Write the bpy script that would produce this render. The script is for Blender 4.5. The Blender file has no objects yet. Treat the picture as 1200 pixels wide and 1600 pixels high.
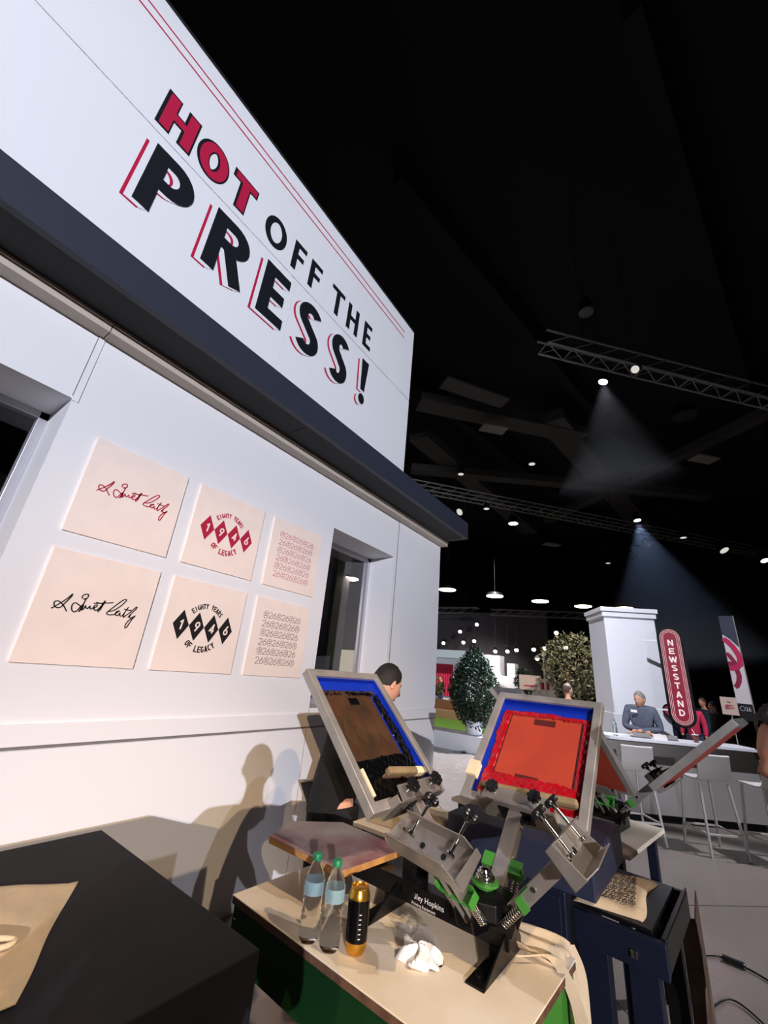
import bpy, math, random
from mathutils import Vector, Matrix
random.seed(7)
SC = bpy.context.scene
COL = SC.collection
PI = math.pi
V = Vector

# ------------------------------------------------------------------ camera
cam_d = bpy.data.cameras.new('camera'); cam = bpy.data.objects.new('camera', cam_d); COL.objects.link(cam)
cam_d.sensor_fit = 'VERTICAL'; cam_d.sensor_height = 36.0; cam_d.lens = 36.0*627.796/1600
cam_d.clip_start = 0.05; cam_d.clip_end = 200
_y, _p, _r = 0.636896, 0.37666, 0.0917555
_f = V((math.cos(_p)*math.cos(_y), math.cos(_p)*math.sin(_y), math.sin(_p)))
_rt = V((math.sin(_y), -math.cos(_y), 0)); _up = _rt.cross(_f)
_r2 = _rt*math.cos(_r)+_up*math.sin(_r); _u2 = _up*math.cos(_r)-_rt*math.sin(_r)
M3 = Matrix((_r2, _u2, -_f)).transposed()
cam.matrix_world = Matrix.Translation((0, 0, 1.64)) @ M3.to_4x4()
SC.camera = cam

# ------------------------------------------------------------------ world, exposure, large lights
SC.view_settings.view_transform = 'Standard'; SC.view_settings.look = 'None'
SC.view_settings.exposure = 0.0; SC.view_settings.gamma = 1.0; SC.view_settings.use_curve_mapping = False
W = bpy.data.worlds.new('world'); SC.world = W; W.use_nodes = True
W.node_tree.nodes['Background'].inputs[0].default_value = (0.6, 0.65, 0.8, 1)
W.node_tree.nodes['Background'].inputs[1].default_value = 0.04

def spot(name, loc, target, energy, color, half_deg, blend=0.2, radius=0.04):
    d = bpy.data.lights.new(name, 'SPOT'); o = bpy.data.objects.new(name, d); COL.objects.link(o)
    o.location = loc; o.rotation_euler = (V(target)-V(loc)).to_track_quat('-Z', 'Y').to_euler()
    d.energy = energy; d.color = color; d.spot_size = 2*math.radians(half_deg); d.spot_blend = blend; d.shadow_soft_size = radius
    return o
def area(name, loc, target, energy, color, sx, sy):
    d = bpy.data.lights.new(name, 'AREA'); o = bpy.data.objects.new(name, d); COL.objects.link(o)
    o.location = loc; o.rotation_euler = (V(target)-V(loc)).to_track_quat('-Z', 'Y').to_euler()
    d.shape = 'RECTANGLE'; d.size = sx; d.size_y = sy; d.energy = energy; d.color = color
    return o
COOL = (0.83, 0.87, 1.0); WARM = (1.0, 0.76, 0.5)
# two truss spots far behind the photographer: cool one washes the whole facade, warm one only its lower part
spot('cool_truss_spot', (-10.3, -10.3, 4.70), (2.6, 2.8, 3.4), 11500, (0.84, 0.87, 1.0), 19, 0.7, 0.03)
spot('warm_truss_spot', (-10.9, -9.9, 4.78), (2.2, 2.8, 1.05), 5400, (1.0, 0.66, 0.36), 6.6, 0.85, 0.03)
spot('sign_wash_spot', (-4.0, -10.5, 4.9), (1.9, 2.8, 5.6), 1500, (0.90, 0.93, 1.0), 17, 0.5, 0.1)
# unseen overhead spots, not on any modelled truss, placed to light each area
spot('press_warm_spot', (0.7, -4.6, 6.9), (1.3, 0.9, 0.9), 1250, (1.0, 0.74, 0.46), 13.5, 0.75, 0.04)  # spread wide so the pair also fills the plinth shadow on the wall
spot('press_cool_spot', (1.7, -4.9, 6.6), (1.4, 0.9, 0.9), 720, (0.90, 0.90, 1.0), 13, 0.75, 0.04)
spot('floor_spot_near', (8.2, -3.4, 6.8), (5.6, -0.3, 0), 2600, (0.85, 0.88, 1.0), 16, 0.3, 0.05)
spot('floor_spot_mid', (12.5, 1.0, 7.5), (8.3, 3.6, 0), 15000, (0.80, 0.86, 1.0), 19, 0.3, 0.05)
spot('tower_spot', (2.6, 0.6, 9.8), (9.8, 0.6, 1.4), 5500, (0.86, 0.88, 1.0), 13, 0.3, 0.06)
spot('banner_spot', (6.0, -7.0, 9.5), (13.8, -1.1, 2.6), 4500, (0.95, 0.92, 1.0), 10, 0.4, 0.06)
spot('garden_spot', (10.2, 0.6, 7.4), (14.0, 5.2, 1.2), 3500, (1.0, 0.92, 0.85), 24, 0.4, 0.06)
spot('booth_spot', (14.6, 5.2, 7.3), (23.0, 9.8, 0.8), 7000, (1.0, 0.95, 0.92), 20, 1.0, 0.06)

# ------------------------------------------------------------------ materials
def lin(c):
    return tuple(((x/255)/12.92 if x/255 <= 0.04045 else ((x/255+0.055)/1.055)**2.4) for x in c)
MATS = {}
def mat(name, rgb, rough=0.5, metal=0.0, noise=0.0, nscale=20.0, bump=0.0, bscale=80.0, rgb2=None, emit=None, estr=0.0, alpha=1.0, trans=0.0, spec=0.5, coat=0.0, ior=1.45):
    if name in MATS: return MATS[name]
    m = bpy.data.materials.new(name); m.use_nodes = True; nt = m.node_tree; b = nt.nodes['Principled BSDF']
    c = (*lin(rgb), 1)
    b.inputs['Base Color'].default_value = c
    b.inputs['Roughness'].default_value = rough; b.inputs['Metallic'].default_value = metal
    b.inputs['Alpha'].default_value = alpha; b.inputs['Transmission Weight'].default_value = trans
    b.inputs['Specular IOR Level'].default_value = spec; b.inputs['Coat Weight'].default_value = coat
    b.inputs['IOR'].default_value = ior
    if noise or rgb2 or bump:
        tc = nt.nodes.new('ShaderNodeTexCoord')
    if noise or rgb2:
        n = nt.nodes.new('ShaderNodeTexNoise'); n.inputs['Scale'].default_value = nscale; n.inputs['Detail'].default_value = 5
        nt.links.new(tc.outputs['Object'], n.inputs['Vector'])
        r = nt.nodes.new('ShaderNodeValToRGB'); r.color_ramp.elements[0].position = 0.36; r.color_ramp.elements[1].position = 0.64
        c2 = lin(rgb2) if rgb2 else tuple(x*(1-noise) for x in c[:3])
        r.color_ramp.elements[0].color = c; r.color_ramp.elements[1].color = (*c2, 1)
        nt.links.new(n.outputs['Fac'], r.inputs['Fac']); nt.links.new(r.outputs['Color'], b.inputs['Base Color'])
    if bump:
        n2 = nt.nodes.new('ShaderNodeTexNoise'); n2.inputs['Scale'].default_value = bscale; n2.inputs['Detail'].default_value = 4
        nt.links.new(tc.outputs['Object'], n2.inputs['Vector'])
        bp = nt.nodes.new('ShaderNodeBump'); bp.inputs['Strength'].default_value = bump; bp.inputs['Distance'].default_value = 0.01
        nt.links.new(n2.outputs['Fac'], bp.inputs['Height']); nt.links.new(bp.outputs['Normal'], b.inputs['Normal'])
    if emit is not None:
        b.inputs['Emission Color'].default_value = (*lin(emit), 1); b.inputs['Emission Strength'].default_value = estr
    MATS[name] = m
    return m
WALLW = mat('painted_wall', (232, 230, 232), 0.55, bump=0.02, bscale=40)
SIGNW = mat('sign_panel_white', (240, 240, 243), 0.5)
TRIMT = mat('beige_trim', (190, 178, 165), 0.6)
NAVYF = mat('dark_fascia', (50, 53, 66), 0.5)
SOFFB = mat('black_soffit', (22, 22, 26), 0.7)
INKRED = mat('sign_red', (190, 30, 70), 0.5)
INKBLK = mat('sign_black', (24, 26, 34), 0.5)
SEAM = mat('seam_line', (120, 115, 115), 0.8)
BOARD = mat('kraft_board', (247, 228, 217), 0.7, noise=0.05, nscale=6)
PRNRED = mat('print_red', (176, 30, 62), 0.6)
PRNBLK = mat('print_black', (28, 24, 24), 0.6)
PRNGRY = mat('print_fine_black', (70, 58, 54), 0.6)
PRNPNK = mat('print_fine_red', (176, 74, 104), 0.6)
BLKBOX = mat('black_laminate', (25, 23, 26), 0.7, spec=0.2, noise=0.25, nscale=5, bump=0.03, bscale=200)
CANVAS = mat('cream_canvas', (208, 184, 150), 0.9, noise=0.06, nscale=30, bump=0.25, bscale=400)
CREAM = mat('cream_tabletop', (240, 224, 200), 0.65, rgb2=(226, 206, 176), nscale=4, bump=0.05, bscale=60)
WOODE = mat('plywood_edge', (112, 78, 56), 0.7, noise=0.4, nscale=25)
GREEN = mat('dark_green_paint', (12, 52, 20), 0.5, noise=0.2, nscale=8)
GREENB = mat('bright_green_paint', (64, 132, 48), 0.4)
BLKMET = mat('black_metal', (20, 19, 20), 0.35, metal=0.4, noise=0.3, nscale=30, spec=0.6)
ALU = mat('brushed_aluminium', (186, 178, 170), 0.40, metal=0.55, rgb2=(164, 157, 150), nscale=9, bump=0.05, bscale=120)
STEEL = mat('raw_steel', (168, 160, 152), 0.36, metal=0.6, rgb2=(146, 138, 130), nscale=8)
CHROME = mat('chrome', (205, 200, 192), 0.12, metal=1.0)
PLASTB = mat('black_plastic', (20, 20, 22), 0.3)
NAVY = mat('navy_paint', (14, 19, 38), 0.45, noise=0.15, nscale=10)
NAVYG = mat('navy_grey_enamel', (40, 43, 62), 0.5, noise=0.12, nscale=14)
BLUET = mat('blue_tape', (16, 46, 158), 0.35)
REDI = mat('red_ink', (180, 12, 26), 0.16, noise=0.25, nscale=14, bump=0.5, bscale=60, coat=0.4)
BLKI = mat('black_ink', (7, 7, 8), 0.16, bump=0.25, bscale=90, coat=0.2)
ORMESH = mat('orange_stencil', (182, 64, 42), 0.5, noise=0.12, nscale=9, bump=0.05, bscale=300)
BRMESH = mat('brown_stencil', (84, 54, 34), 0.3, rgb2=(58, 44, 32), nscale=7, bump=0.05, bscale=300)
LABELD = mat('dark_label', (86, 28, 22), 0.5)
SQW = mat('squeegee_wood', (150, 128, 92), 0.6, noise=0.25, nscale=20)
TAPEY = mat('masking_tape', (226, 210, 172), 0.7)
PLAT = mat('platen_grey', (176, 164, 154), 0.7, rgb2=(140, 92, 94), nscale=3.2, bump=0.05)
PLATE = mat('platen_wood_edge', (196, 140, 76), 0.6, noise=0.3, nscale=20)
SKIN = mat('skin', (205, 150, 122), 0.5)
SKIN2 = mat('skin_tan', (170, 116, 88), 0.5)
HAIRD = mat('dark_hair', (36, 28, 24), 0.55, noise=0.4, nscale=60, bump=0.6, bscale=160)
HAIRG = mat('grey_hair', (150, 142, 136), 0.7, noise=0.3, nscale=60, bump=0.4, bscale=160)
HAIRB = mat('brown_hair', (84, 60, 44), 0.65, noise=0.3, nscale=60, bump=0.4, bscale=160)
CLBLK = mat('black_cloth', (20, 19, 21), 0.9, noise=0.3, nscale=12, bump=0.2, bscale=60)
CLGRY = mat('grey_knit', (92, 98, 112), 0.9, noise=0.2, nscale=20, bump=0.2)
CLNAV = mat('navy_cloth', (48, 56, 76), 0.9)
CLRED = mat('crimson_cloth', (170, 34, 66), 0.9)
CLPNK = mat('blush_cloth', (196, 150, 130), 0.9)
CLJEAN = mat('denim', (50, 60, 84), 0.9)
PAPER = mat('white_paper', (232, 226, 218), 0.8)
KRAFT = mat('brown_cardboard', (112, 88, 68), 0.85, rgb2=(84, 60, 46), nscale=7)
WHITEP = mat('white_lacquer', (226, 226, 230), 0.4)
GREYP = mat('warm_grey_panel', (150, 146, 142), 0.6)
LEAF = mat('dark_leaf', (34, 56, 36), 0.5, rgb2=(18, 34, 22), nscale=6)
LEAFO = mat('olive_leaf', (120, 118, 88), 0.6, rgb2=(84, 84, 60), nscale=4)
BARK = mat('bark', (90, 70, 54), 0.9, noise=0.3, nscale=30)
GRASS = mat('artificial_grass', (104, 150, 50), 0.9, noise=0.3, nscale=80, bump=0.5, bscale=150)
TAN = mat('tan_panel', (176, 142, 112), 0.7)
TAN2 = mat('brown_panel', (136, 98, 74), 0.7)
CEIL = mat('black_ceiling', (22, 22, 24), 0.95)
CEILG = mat('ceiling_duct', (70, 66, 64), 0.9)
TRUSS = mat('dull_truss', (128, 126, 124), 0.6)
FIXT = mat('fixture_black', (14, 14, 15), 0.5)
DARKW = mat('dark_drape', (20, 21, 24), 0.95)
GREYW = mat('grey_hall_wall', (88, 82, 86), 0.9)
COLG = mat('concrete_column', (112, 108, 110), 0.8, noise=0.15, nscale=3)
GREY3 = mat('grey_slats', (104, 102, 102), 0.8, noise=0.2, nscale=10)
def glow(name, rgb, s): return mat(name, (30, 30, 30), 0.5, emit=rgb, estr=s)
LAMP_W = glow('lamp_warm', (255, 236, 214), 14)
LAMP_C = glow('lamp_cool', (226, 236, 255), 16)
LAMP_D = glow('lamp_dim', (226, 222, 214), 0.9)
SCRN = glow('screen_cyan', (96, 196, 214), 1.2)
EXITG = glow('green_sign_glow', (30, 255, 120), 2.0)
def floor_mat():
    m = bpy.data.materials.new('polished_concrete'); m.use_nodes = True; nt = m.node_tree; b = nt.nodes['Principled BSDF']
    tc = nt.nodes.new('ShaderNodeTexCoord')
    n = nt.nodes.new('ShaderNodeTexNoise'); n.inputs['Scale'].default_value = 0.9; n.inputs['Detail'].default_value = 6
    nt.links.new(tc.outputs['Object'], n.inputs['Vector'])
    r = nt.nodes.new('ShaderNodeValToRGB'); r.color_ramp.elements[0].color = (*lin((112, 100, 92)), 1); r.color_ramp.elements[1].color = (*lin((140, 128, 120)), 1)
    nt.links.new(n.outputs['Fac'], r.inputs['Fac'])
    # saw-cut joints every 3 m
    sx = nt.nodes.new('ShaderNodeSeparateXYZ'); nt.links.new(tc.outputs['Object'], sx.inputs[0])
    def joint(out, off):
        a = nt.nodes.new('ShaderNodeMath'); a.operation = 'ADD'; a.inputs[1].default_value = off; nt.links.new(out, a.inputs[0])
        p = nt.nodes.new('ShaderNodeMath'); p.operation = 'PINGPONG'; p.inputs[1].default_value = 2.2; nt.links.new(a.outputs[0], p.inputs[0])
        l = nt.nodes.new('ShaderNodeMath'); l.operation = 'LESS_THAN'; l.inputs[1].default_value = 0.006; nt.links.new(p.outputs[0], l.inputs[0])
        return l.outputs[0]
    rot = nt.nodes.new('ShaderNodeVectorRotate'); rot.rotation_type = 'Z_AXIS'; rot.inputs['Angle'].default_value = 0.8
    nt.links.new(tc.outputs['Object'], rot.inputs['Vector']); nt.links.new(rot.outputs[0], sx.inputs[0])
    mx = nt.nodes.new('ShaderNodeMath'); mx.operation = 'MAXIMUM'
    nt.links.new(joint(sx.outputs[0], 0.55), mx.inputs[0]); nt.links.new(joint(sx.outputs[1], 0.9), mx.inputs[1])
    mix = nt.nodes.new('ShaderNodeMix'); mix.data_type = 'RGBA'; nt.links.new(mx.outputs[0], mix.inputs['Factor'])
    nt.links.new(r.outputs['Color'], mix.inputs['A']); mix.inputs['B'].default_value = (0.03, 0.028, 0.026, 1)
    nt.links.new(mix.outputs['Result'], b.inputs['Base Color'])
    n2 = nt.nodes.new('ShaderNodeTexNoise'); n2.inputs['Scale'].default_value = 5; nt.links.new(tc.outputs['Object'], n2.inputs['Vector'])
    r2 = nt.nodes.new('ShaderNodeMapRange'); r2.inputs['To Min'].default_value = 0.12; r2.inputs['To Max'].default_value = 0.34
    nt.links.new(n2.outputs['Fac'], r2.inputs['Value']); nt.links.new(r2.outputs['Result'], b.inputs['Roughness'])
    bp = nt.nodes.new('ShaderNodeBump'); bp.inputs['Strength'].default_value = 0.06; nt.links.new(n2.outputs['Fac'], bp.inputs['Height']); nt.links.new(bp.outputs['Normal'], b.inputs['Normal'])
    return m
FLOORM = floor_mat()

# ------------------------------------------------------------------ geometry helpers
class G:
    def __init__(s): s.v = []; s.f = []; s.M = None
    def add(s, vs, fs):
        o = len(s.v)
        s.v += [(s.M @ V(p) if s.M else V(p)) for p in vs]; s.f += [tuple(i+o for i in f) for f in fs]
        return s
    def box(s, a, b):
        x0, y0, z0 = a; x1, y1, z1 = b
        x0, x1 = sorted((x0, x1)); y0, y1 = sorted((y0, y1)); z0, z1 = sorted((z0, z1))
        return s.add([(x0,y0,z0),(x1,y0,z0),(x1,y1,z0),(x0,y1,z0),(x0,y0,z1),(x1,y0,z1),(x1,y1,z1),(x0,y1,z1)],
                     [(3,2,1,0),(4,5,6,7),(0,1,5,4),(1,2,6,5),(2,3,7,6),(3,0,4,7)])
    def bar(s, p, q, w, h, up=(0,0,1)):
        p = V(p); q = V(q); d = (q-p).normalized(); up = V(up)
        if abs(d.dot(up)) > 0.98: up = V((1,0,0))
        a = d.cross(up).normalized()*w/2; b = a.cross(d).normalized()*h/2
        return s.add([p-a-b, p+a-b, p+a+b, p-a+b, q-a-b, q+a-b, q+a+b, q-a+b],
                     [(0,1,2,3),(7,6,5,4),(4,5,1,0),(5,6,2,1),(6,7,3,2),(7,4,0,3)])
    def ring_loft(s, rings, cap=True, closed=False):
        n = len(rings[0]); vs = [p for r in rings for p in r]; fs = []
        m = len(rings)
        for i in range(m if closed else m-1):
            for j in range(n):
                a = i*n+j; b = i*n+(j+1) % n; c = ((i+1) % m)*n+(j+1) % n; d = ((i+1) % m)*n+j
                fs.append((a, b, c, d))
        if cap and not closed:
            fs.append(tuple(reversed(range(n)))); fs.append(tuple((m-1)*n+j for j in range(n)))
        return s.add(vs, fs)
    def tube(s, pts, r, n=10, closed=False):
        pts = [V(p) for p in pts]; rings = []; m = len(pts)
        rs = r if isinstance(r, (list, tuple)) else [r]*m
        up = V((0, 0, 1)); pa = None
        for i, p in enumerate(pts):
            if closed: d = pts[(i+1) % m]-pts[i-1]
            else: d = pts[min(i+1, m-1)]-pts[max(i-1, 0)]
            d.normalize()
            if pa is None:
                a = d.cross(up if abs(d.z) < 0.95 else V((1, 0, 0))).normalized()
            else:
                a = (pa-d*pa.dot(d)).normalized()
            pa = a; b = d.cross(a)
            rings.append([p+(a*math.cos(2*PI*k/n)+b*math.sin(2*PI*k/n))*rs[i] for k in range(n)])
        return s.ring_loft(rings, closed=closed)
    def cyl(s, p, q, r, r2=None, n=20):
        return s.tube([p, q], [r, r if r2 is None else r2], n)
    def lathe(s, prof, c=(0,0,0), n=24, axis=None):
        c = V(c); ax = V(axis).normalized() if axis else V((0,0,1))
        a = ax.cross(V((1,0,0)) if abs(ax.x) < .9 else V((0,1,0))).normalized(); b = ax.cross(a)
        rings = [[c+ax*z+(a*math.cos(2*PI*k/n)+b*math.sin(2*PI*k/n))*r for k in range(n)] for r, z in prof]
        return s.ring_loft(rings)
    def prism(s, poly, t, O, X, Y):
        O = V(O); X = V(X); Y = V(Y); N = X.cross(Y).normalized()*t
        a = [O+X*x+Y*y for x, y in poly]; n = len(a)
        return s.add(a+[p+N for p in a], [tuple(reversed(range(n))), tuple(range(n, 2*n))]+[(i, (i+1) % n, (i+1) % n+n, i+n) for i in range(n)])
    def ell(s, c, r, n=14, m=9, M=None):
        c = V(c); vs = []; fs = []
        R = M or Matrix.Identity(3)
        for i in range(1, m):
            t = PI*i/m
            for j in range(n):
                p = 2*PI*j/n
                vs.append(c+R @ V((r[0]*math.sin(t)*math.cos(p), r[1]*math.sin(t)*math.sin(p), r[2]*math.cos(t))))
        vs += [c+R @ V((0,0,r[2])), c+R @ V((0,0,-r[2]))]
        for i in range(m-2):
            for j in range(n): fs.append((i*n+j, (i+1)*n+j, (i+1)*n+(j+1) % n, i*n+(j+1) % n))
        T = (m-1)*n
        for j in range(n): fs.append((T, j, (j+1) % n)); fs.append((T+1, (m-2)*n+(j+1) % n, (m-2)*n+j))
        return s.add(vs, fs)
    def stroke(s, pts, w, O, X, Y, closed=False, t=0.0015):
        """flat mitred ribbon of width w along 2-D points, t thick"""
        P = []
        for p in pts:
            q = V((p[0], p[1]))
            if not P or (q-P[-1]).length > 1e-4: P.append(q)
        if closed and (P[0]-P[-1]).length < 1e-4: P.pop()
        m = len(P); L = []; R = []
        ws = list(w)[:m] if isinstance(w, (list, tuple)) else [w]*m
        for i in range(m):
            if closed: a = P[i]-P[i-1]; b = P[(i+1) % m]-P[i]
            else:
                a = P[i]-P[i-1] if i else P[1]-P[0]; b = P[i+1]-P[i] if i < m-1 else P[i]-P[i-1]
            a.normalize(); b.normalize(); d = (a+b)
            if d.length < 1e-6: d = a
            d.normalize(); nrm = V((-d.y, d.x)); k = max(0.45, nrm.dot(V((-a.y, a.x))))
            L.append(P[i]+nrm*ws[i]/2/k); R.append(P[i]-nrm*ws[i]/2/k)
        O = V(O); X = V(X); Y = V(Y); N = X.cross(Y).normalized()*t
        w3 = lambda p: O+X*p.x+Y*p.y
        n = m if closed else m-1
        for i in range(n):
            j = (i+1) % m
            q = [w3(L[i]), w3(R[i]), w3(R[j]), w3(L[j])]
            s.add(q+[p+N for p in q], [(0,1,2,3),(7,6,5,4),(0,4,5,1),(1,5,6,2),(2,6,7,3),(3,7,4,0)])
        return s

def wloc(o):
    p = V((0,0,0))
    while o is not None: p += o.location; o = o.parent
    return p
def tag(o, label=None, cat=None, group=None, kind=None):
    if label: o['label'] = label
    if cat: o['category'] = cat
    if group: o['group'] = group
    if kind: o['kind'] = kind
    return o
def obj(name, g, m, parent=None, smooth=False, bevel=0.0, loc=None, label=None):
    me = bpy.data.meshes.new(name)
    if parent is not None: base = wloc(parent); oloc = V((0,0,0))
    elif loc is not None: base = V(loc); oloc = V(loc)
    else:
        xs = [p.x for p in g.v]; ys = [p.y for p in g.v]; zs = [p.z for p in g.v]
        base = V(((min(xs)+max(xs))/2, (min(ys)+max(ys))/2, min(zs))); oloc = base
    me.from_pydata([p-base for p in g.v], [], g.f); me.update()
    import bmesh
    bm = bmesh.new(); bm.from_mesh(me); bmesh.ops.recalc_face_normals(bm, faces=bm.faces); bm.to_mesh(me); bm.free()
    if smooth:
        for p in me.polygons: p.use_smooth = True
    o = bpy.data.objects.new(name, me); COL.objects.link(o); o.location = oloc
    me.materials.append(m)
    if parent is not None: o.parent = parent
    if bevel:
        b = o.modifiers.new('bevel', 'BEVEL'); b.width = bevel; b.segments = 2; b.limit_method = 'ANGLE'
    if smooth == 'auto':
        e = o.modifiers.new('split', 'EDGE_SPLIT'); e.split_angle = math.radians(40)
    if label: o['label'] = label
    return o
def thing(name, label, cat, loc, group=None):
    o = bpy.data.objects.new(name, None); COL.objects.link(o); o.location = loc; o.empty_display_size = 0.1
    return tag(o, label, cat, group)
def struct(name, g, m, bevel=0): return tag(obj(name, g, m, bevel=bevel), kind='structure')
def bez(pts, n=8):
    """catmull-rom through points"""
    P = [V(p) for p in pts]; out = []
    for i in range(len(P)-1):
        p0 = P[max(i-1, 0)]; p1 = P[i]; p2 = P[i+1]; p3 = P[min(i+2, len(P)-1)]
        for k in range(n):
            t = k/n
            out.append(0.5*((2*p1)+(p2-p0)*t+(2*p0-5*p1+4*p2-p3)*t*t+(3*p1-p0-3*p2+p3)*t**3))
    out.append(P[-1]); return out
def arc(cx, cy, rx, ry, a0, a1, n=14):
    return [(cx+rx*math.cos(math.radians(a0+(a1-a0)*k/n)), cy+ry*math.sin(math.radians(a0+(a1-a0)*k/n))) for k in range(n+1)]

# stroke letters: unit box (0..1, 0..1); h = half stroke in x / y units is passed so that bbox is exact
def glyph(ch, w, h, t):
    """returns list of (points, closed) in real units, box w x h, stroke t"""
    a = t/2; b = t/2; x0, x1, y0, y1 = a, w-a, b, h-b; cx, cy = w/2, h/2; rx, ry = w/2-a, h/2-b
    if ch == 'H': return [([(x0,0),(x0,h)],0),([(x1,0),(x1,h)],0),([(x0,cy),(x1,cy)],0)]
    if ch == 'T': return [([(0,y1),(w,y1)],0),([(cx,0),(cx,h)],0)]
    if ch == 'O': return [(arc(cx,cy,rx,ry,0,360,32)[:-1],1)]
    if ch == 'F': return [([(x0,0),(x0,h)],0),([(0,y1),(w,y1)],0),([(0,cy+.02*h),(w*.88,cy+.02*h)],0)]
    if ch == 'E': return [([(x0,0),(x0,h)],0),([(0,y1),(w,y1)],0),([(0,cy),(w*.88,cy)],0),([(0,y0),(w,y0)],0)]
    if ch == 'L': return [([(x0,h),(x0,0)],0),([(0,y0),(w,y0)],0)]
    if ch == 'I': return [([(cx,0),(cx,h)],0)]
    if ch == 'P': return [([(x0,0),(x0,h)],0),([(x0,y1),(w*.5,y1)]+arc(w*.5,h*.70,w*.5-a,h*.30-b,90,-90,12)+[(x0,h*.40+b)],0)]
    if ch == 'R': return [([(x0,0),(x0,h)],0),([(x0,y1),(w*.5,y1)]+arc(w*.5,h*.72,w*.45-a,h*.28-b,90,-90,12)+[(x0,h*.44+b)],0),([(w*.48,h*.44+b),(w-a*1.05,0)],0)]
    if ch == 'S': return [(arc(cx,h*.73,rx,h*.27-b,28,235,14)+arc(cx,h*.27,rx,h*.27-b,55,-152,14),0)]
    if ch == 'A': return [([(a*.9,0),(cx,h*.98)],0),([(w-a*.9,0),(cx,h*.98)],0),([(w*.22,h*.3),(w*.78,h*.3)],0)]
    if ch == 'Y': return [([(a*.8,h),(cx,h*.48),(cx,0)],0),([(w-a*.8,h),(cx,h*.48)],0)]
    if ch == 'G': return [(arc(cx,cy,rx,ry,48,325,24)+[(x1,cy-.06*h),(cx+.05*w,cy-.06*h)],0)]
    if ch == 'C': return [(arc(cx,cy,rx,ry,50,310,24),0)]
    if ch == 'D': return [([(x0,0),(x0,h)],0),([(0,y1),(w*.35,y1)]+arc(w*.35,cy,w*.65-a,ry,90,-90,14)+[(0,y0)],0)]
    if ch == 'N': return [([(x0,0),(x0,h)],0),([(x1,0),(x1,h)],0),([(x0,h*.98),(x1,h*.02)],0)]
    if ch == 'W': return [([(a*.7,h),(w*.27,0)],0),([(w*.27,0),(cx,h*.9)],0),([(cx,h*.9),(w*.73,0)],0),([(w*.73,0),(w-a*.7,h)],0)]
    if ch == '1': return [([(w*.55,0),(w*.55,h)],0),([(w*.15,h*.72),(w*.55,h-b)],0)]
    if ch == '2': return [(arc(cx,h*.70,rx,h*.30-b,165,-30,14)+[(x0,y0)],0),([(x0*.6,y0),(w,y0)],0)]
    if ch == '4': return [([(w*.72,0),(w*.72,h)],0),([(w*.72,h-b),(x0,h*.28),(w,h*.28)],0)]
    if ch == '6': return [(arc(cx,h*.32,rx,h*.32-b,0,360,24)[:-1],1),([(w*.72,h),(cx-rx*.98,h*.38)],0)]
    if ch == '9': return [(arc(cx,h*.68,rx,h*.32-b,0,360,24)[:-1],1),([(w*.28,0),(cx+rx*.98,h*.62)],0)]
    if ch == '!': return [([(cx,h*.30),(cx,h)],0)]
    return []
def put(g, ch, x, z, w, h, t, O, X=(1,0,0), Y=(0,0,1), rot=0.0, shear=0.0, grow=0.0, th=0.0015):
    c, s_ = math.cos(rot), math.sin(rot)
    for k, (pts, cl) in enumerate(glyph(ch, w, h, t)):
        tk = th+k*0.00022
        if grow and not cl:
            p = [V((q[0], q[1])) for q in pts]; d0 = (p[0]-p[1]).normalized(); d1 = (p[-1]-p[-2]).normalized()
            p[0] = p[0]+d0*grow/2; p[-1] = p[-1]+d1*grow/2; pts = [(q.x, q.y) for q in p]
        q = []
        for px, py in pts:
            px += shear*py; q.append((x+px*c-py*s_, z+px*s_+py*c))
        ww = t+grow
        if ch == '!': ww = [t*.62+grow, t*1.15+grow]
        g.stroke(q, ww, O, X, Y, closed=bool(cl), t=tk)
    if ch == '!':
        g.prism(arc(x+w*.5, z+h*.11, w*.36+grow/2, h*.11+grow/2, 0, 360, 20)[:-1], th, O, X, Y)

def text_geo(g, s, size, O, X, Y, offset=0.0, spacing=1.0, align='LEFT', shear=0.0):
    cu = bpy.data.curves.new('t', 'FONT'); cu.body = s; cu.size = size; cu.offset = offset; cu.space_character = spacing; cu.align_x = align; cu.shear = shear
    cu.resolution_u = 2
    o = bpy.data.objects.new('t', cu); COL.objects.link(o)
    bpy.context.view_layer.update()
    dg = bpy.context.evaluated_depsgraph_get(); me = bpy.data.meshes.new_from_object(o.evaluated_get(dg))
    O = V(O); X = V(X); Y = V(Y)
    g.add([O+X*v.co.x+Y*v.co.y for v in me.vertices], [tuple(p.vertices) for p in me.polygons])
    bpy.data.objects.remove(o); bpy.data.curves.remove(cu); bpy.data.meshes.remove(me)
    return g

# ================================================================== SETTING
WY = 2.8      # facade plane
g = G(); g.box((-12, -30, -0.1), (60, 45, 0)); fl = struct('floor', g, FLOORM)
g = G(); g.box((-12, -30, 12.0), (60, 45, 12.2)); struct('ceiling', g, CEIL)
g = G(); g.box((34, -30, 0), (34.3, 45, 12)); struct('wall_far', g, DARKW)
g = G(); g.box((-12, 44, 0), (34, 44.3, 12)); struct('wall_left', g, GREYW)
g = G(); g.box((24.6, 6.0, 0), (25.0, 40, 5.6)); struct('wall_grey_partition', g, GREYW)
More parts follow.
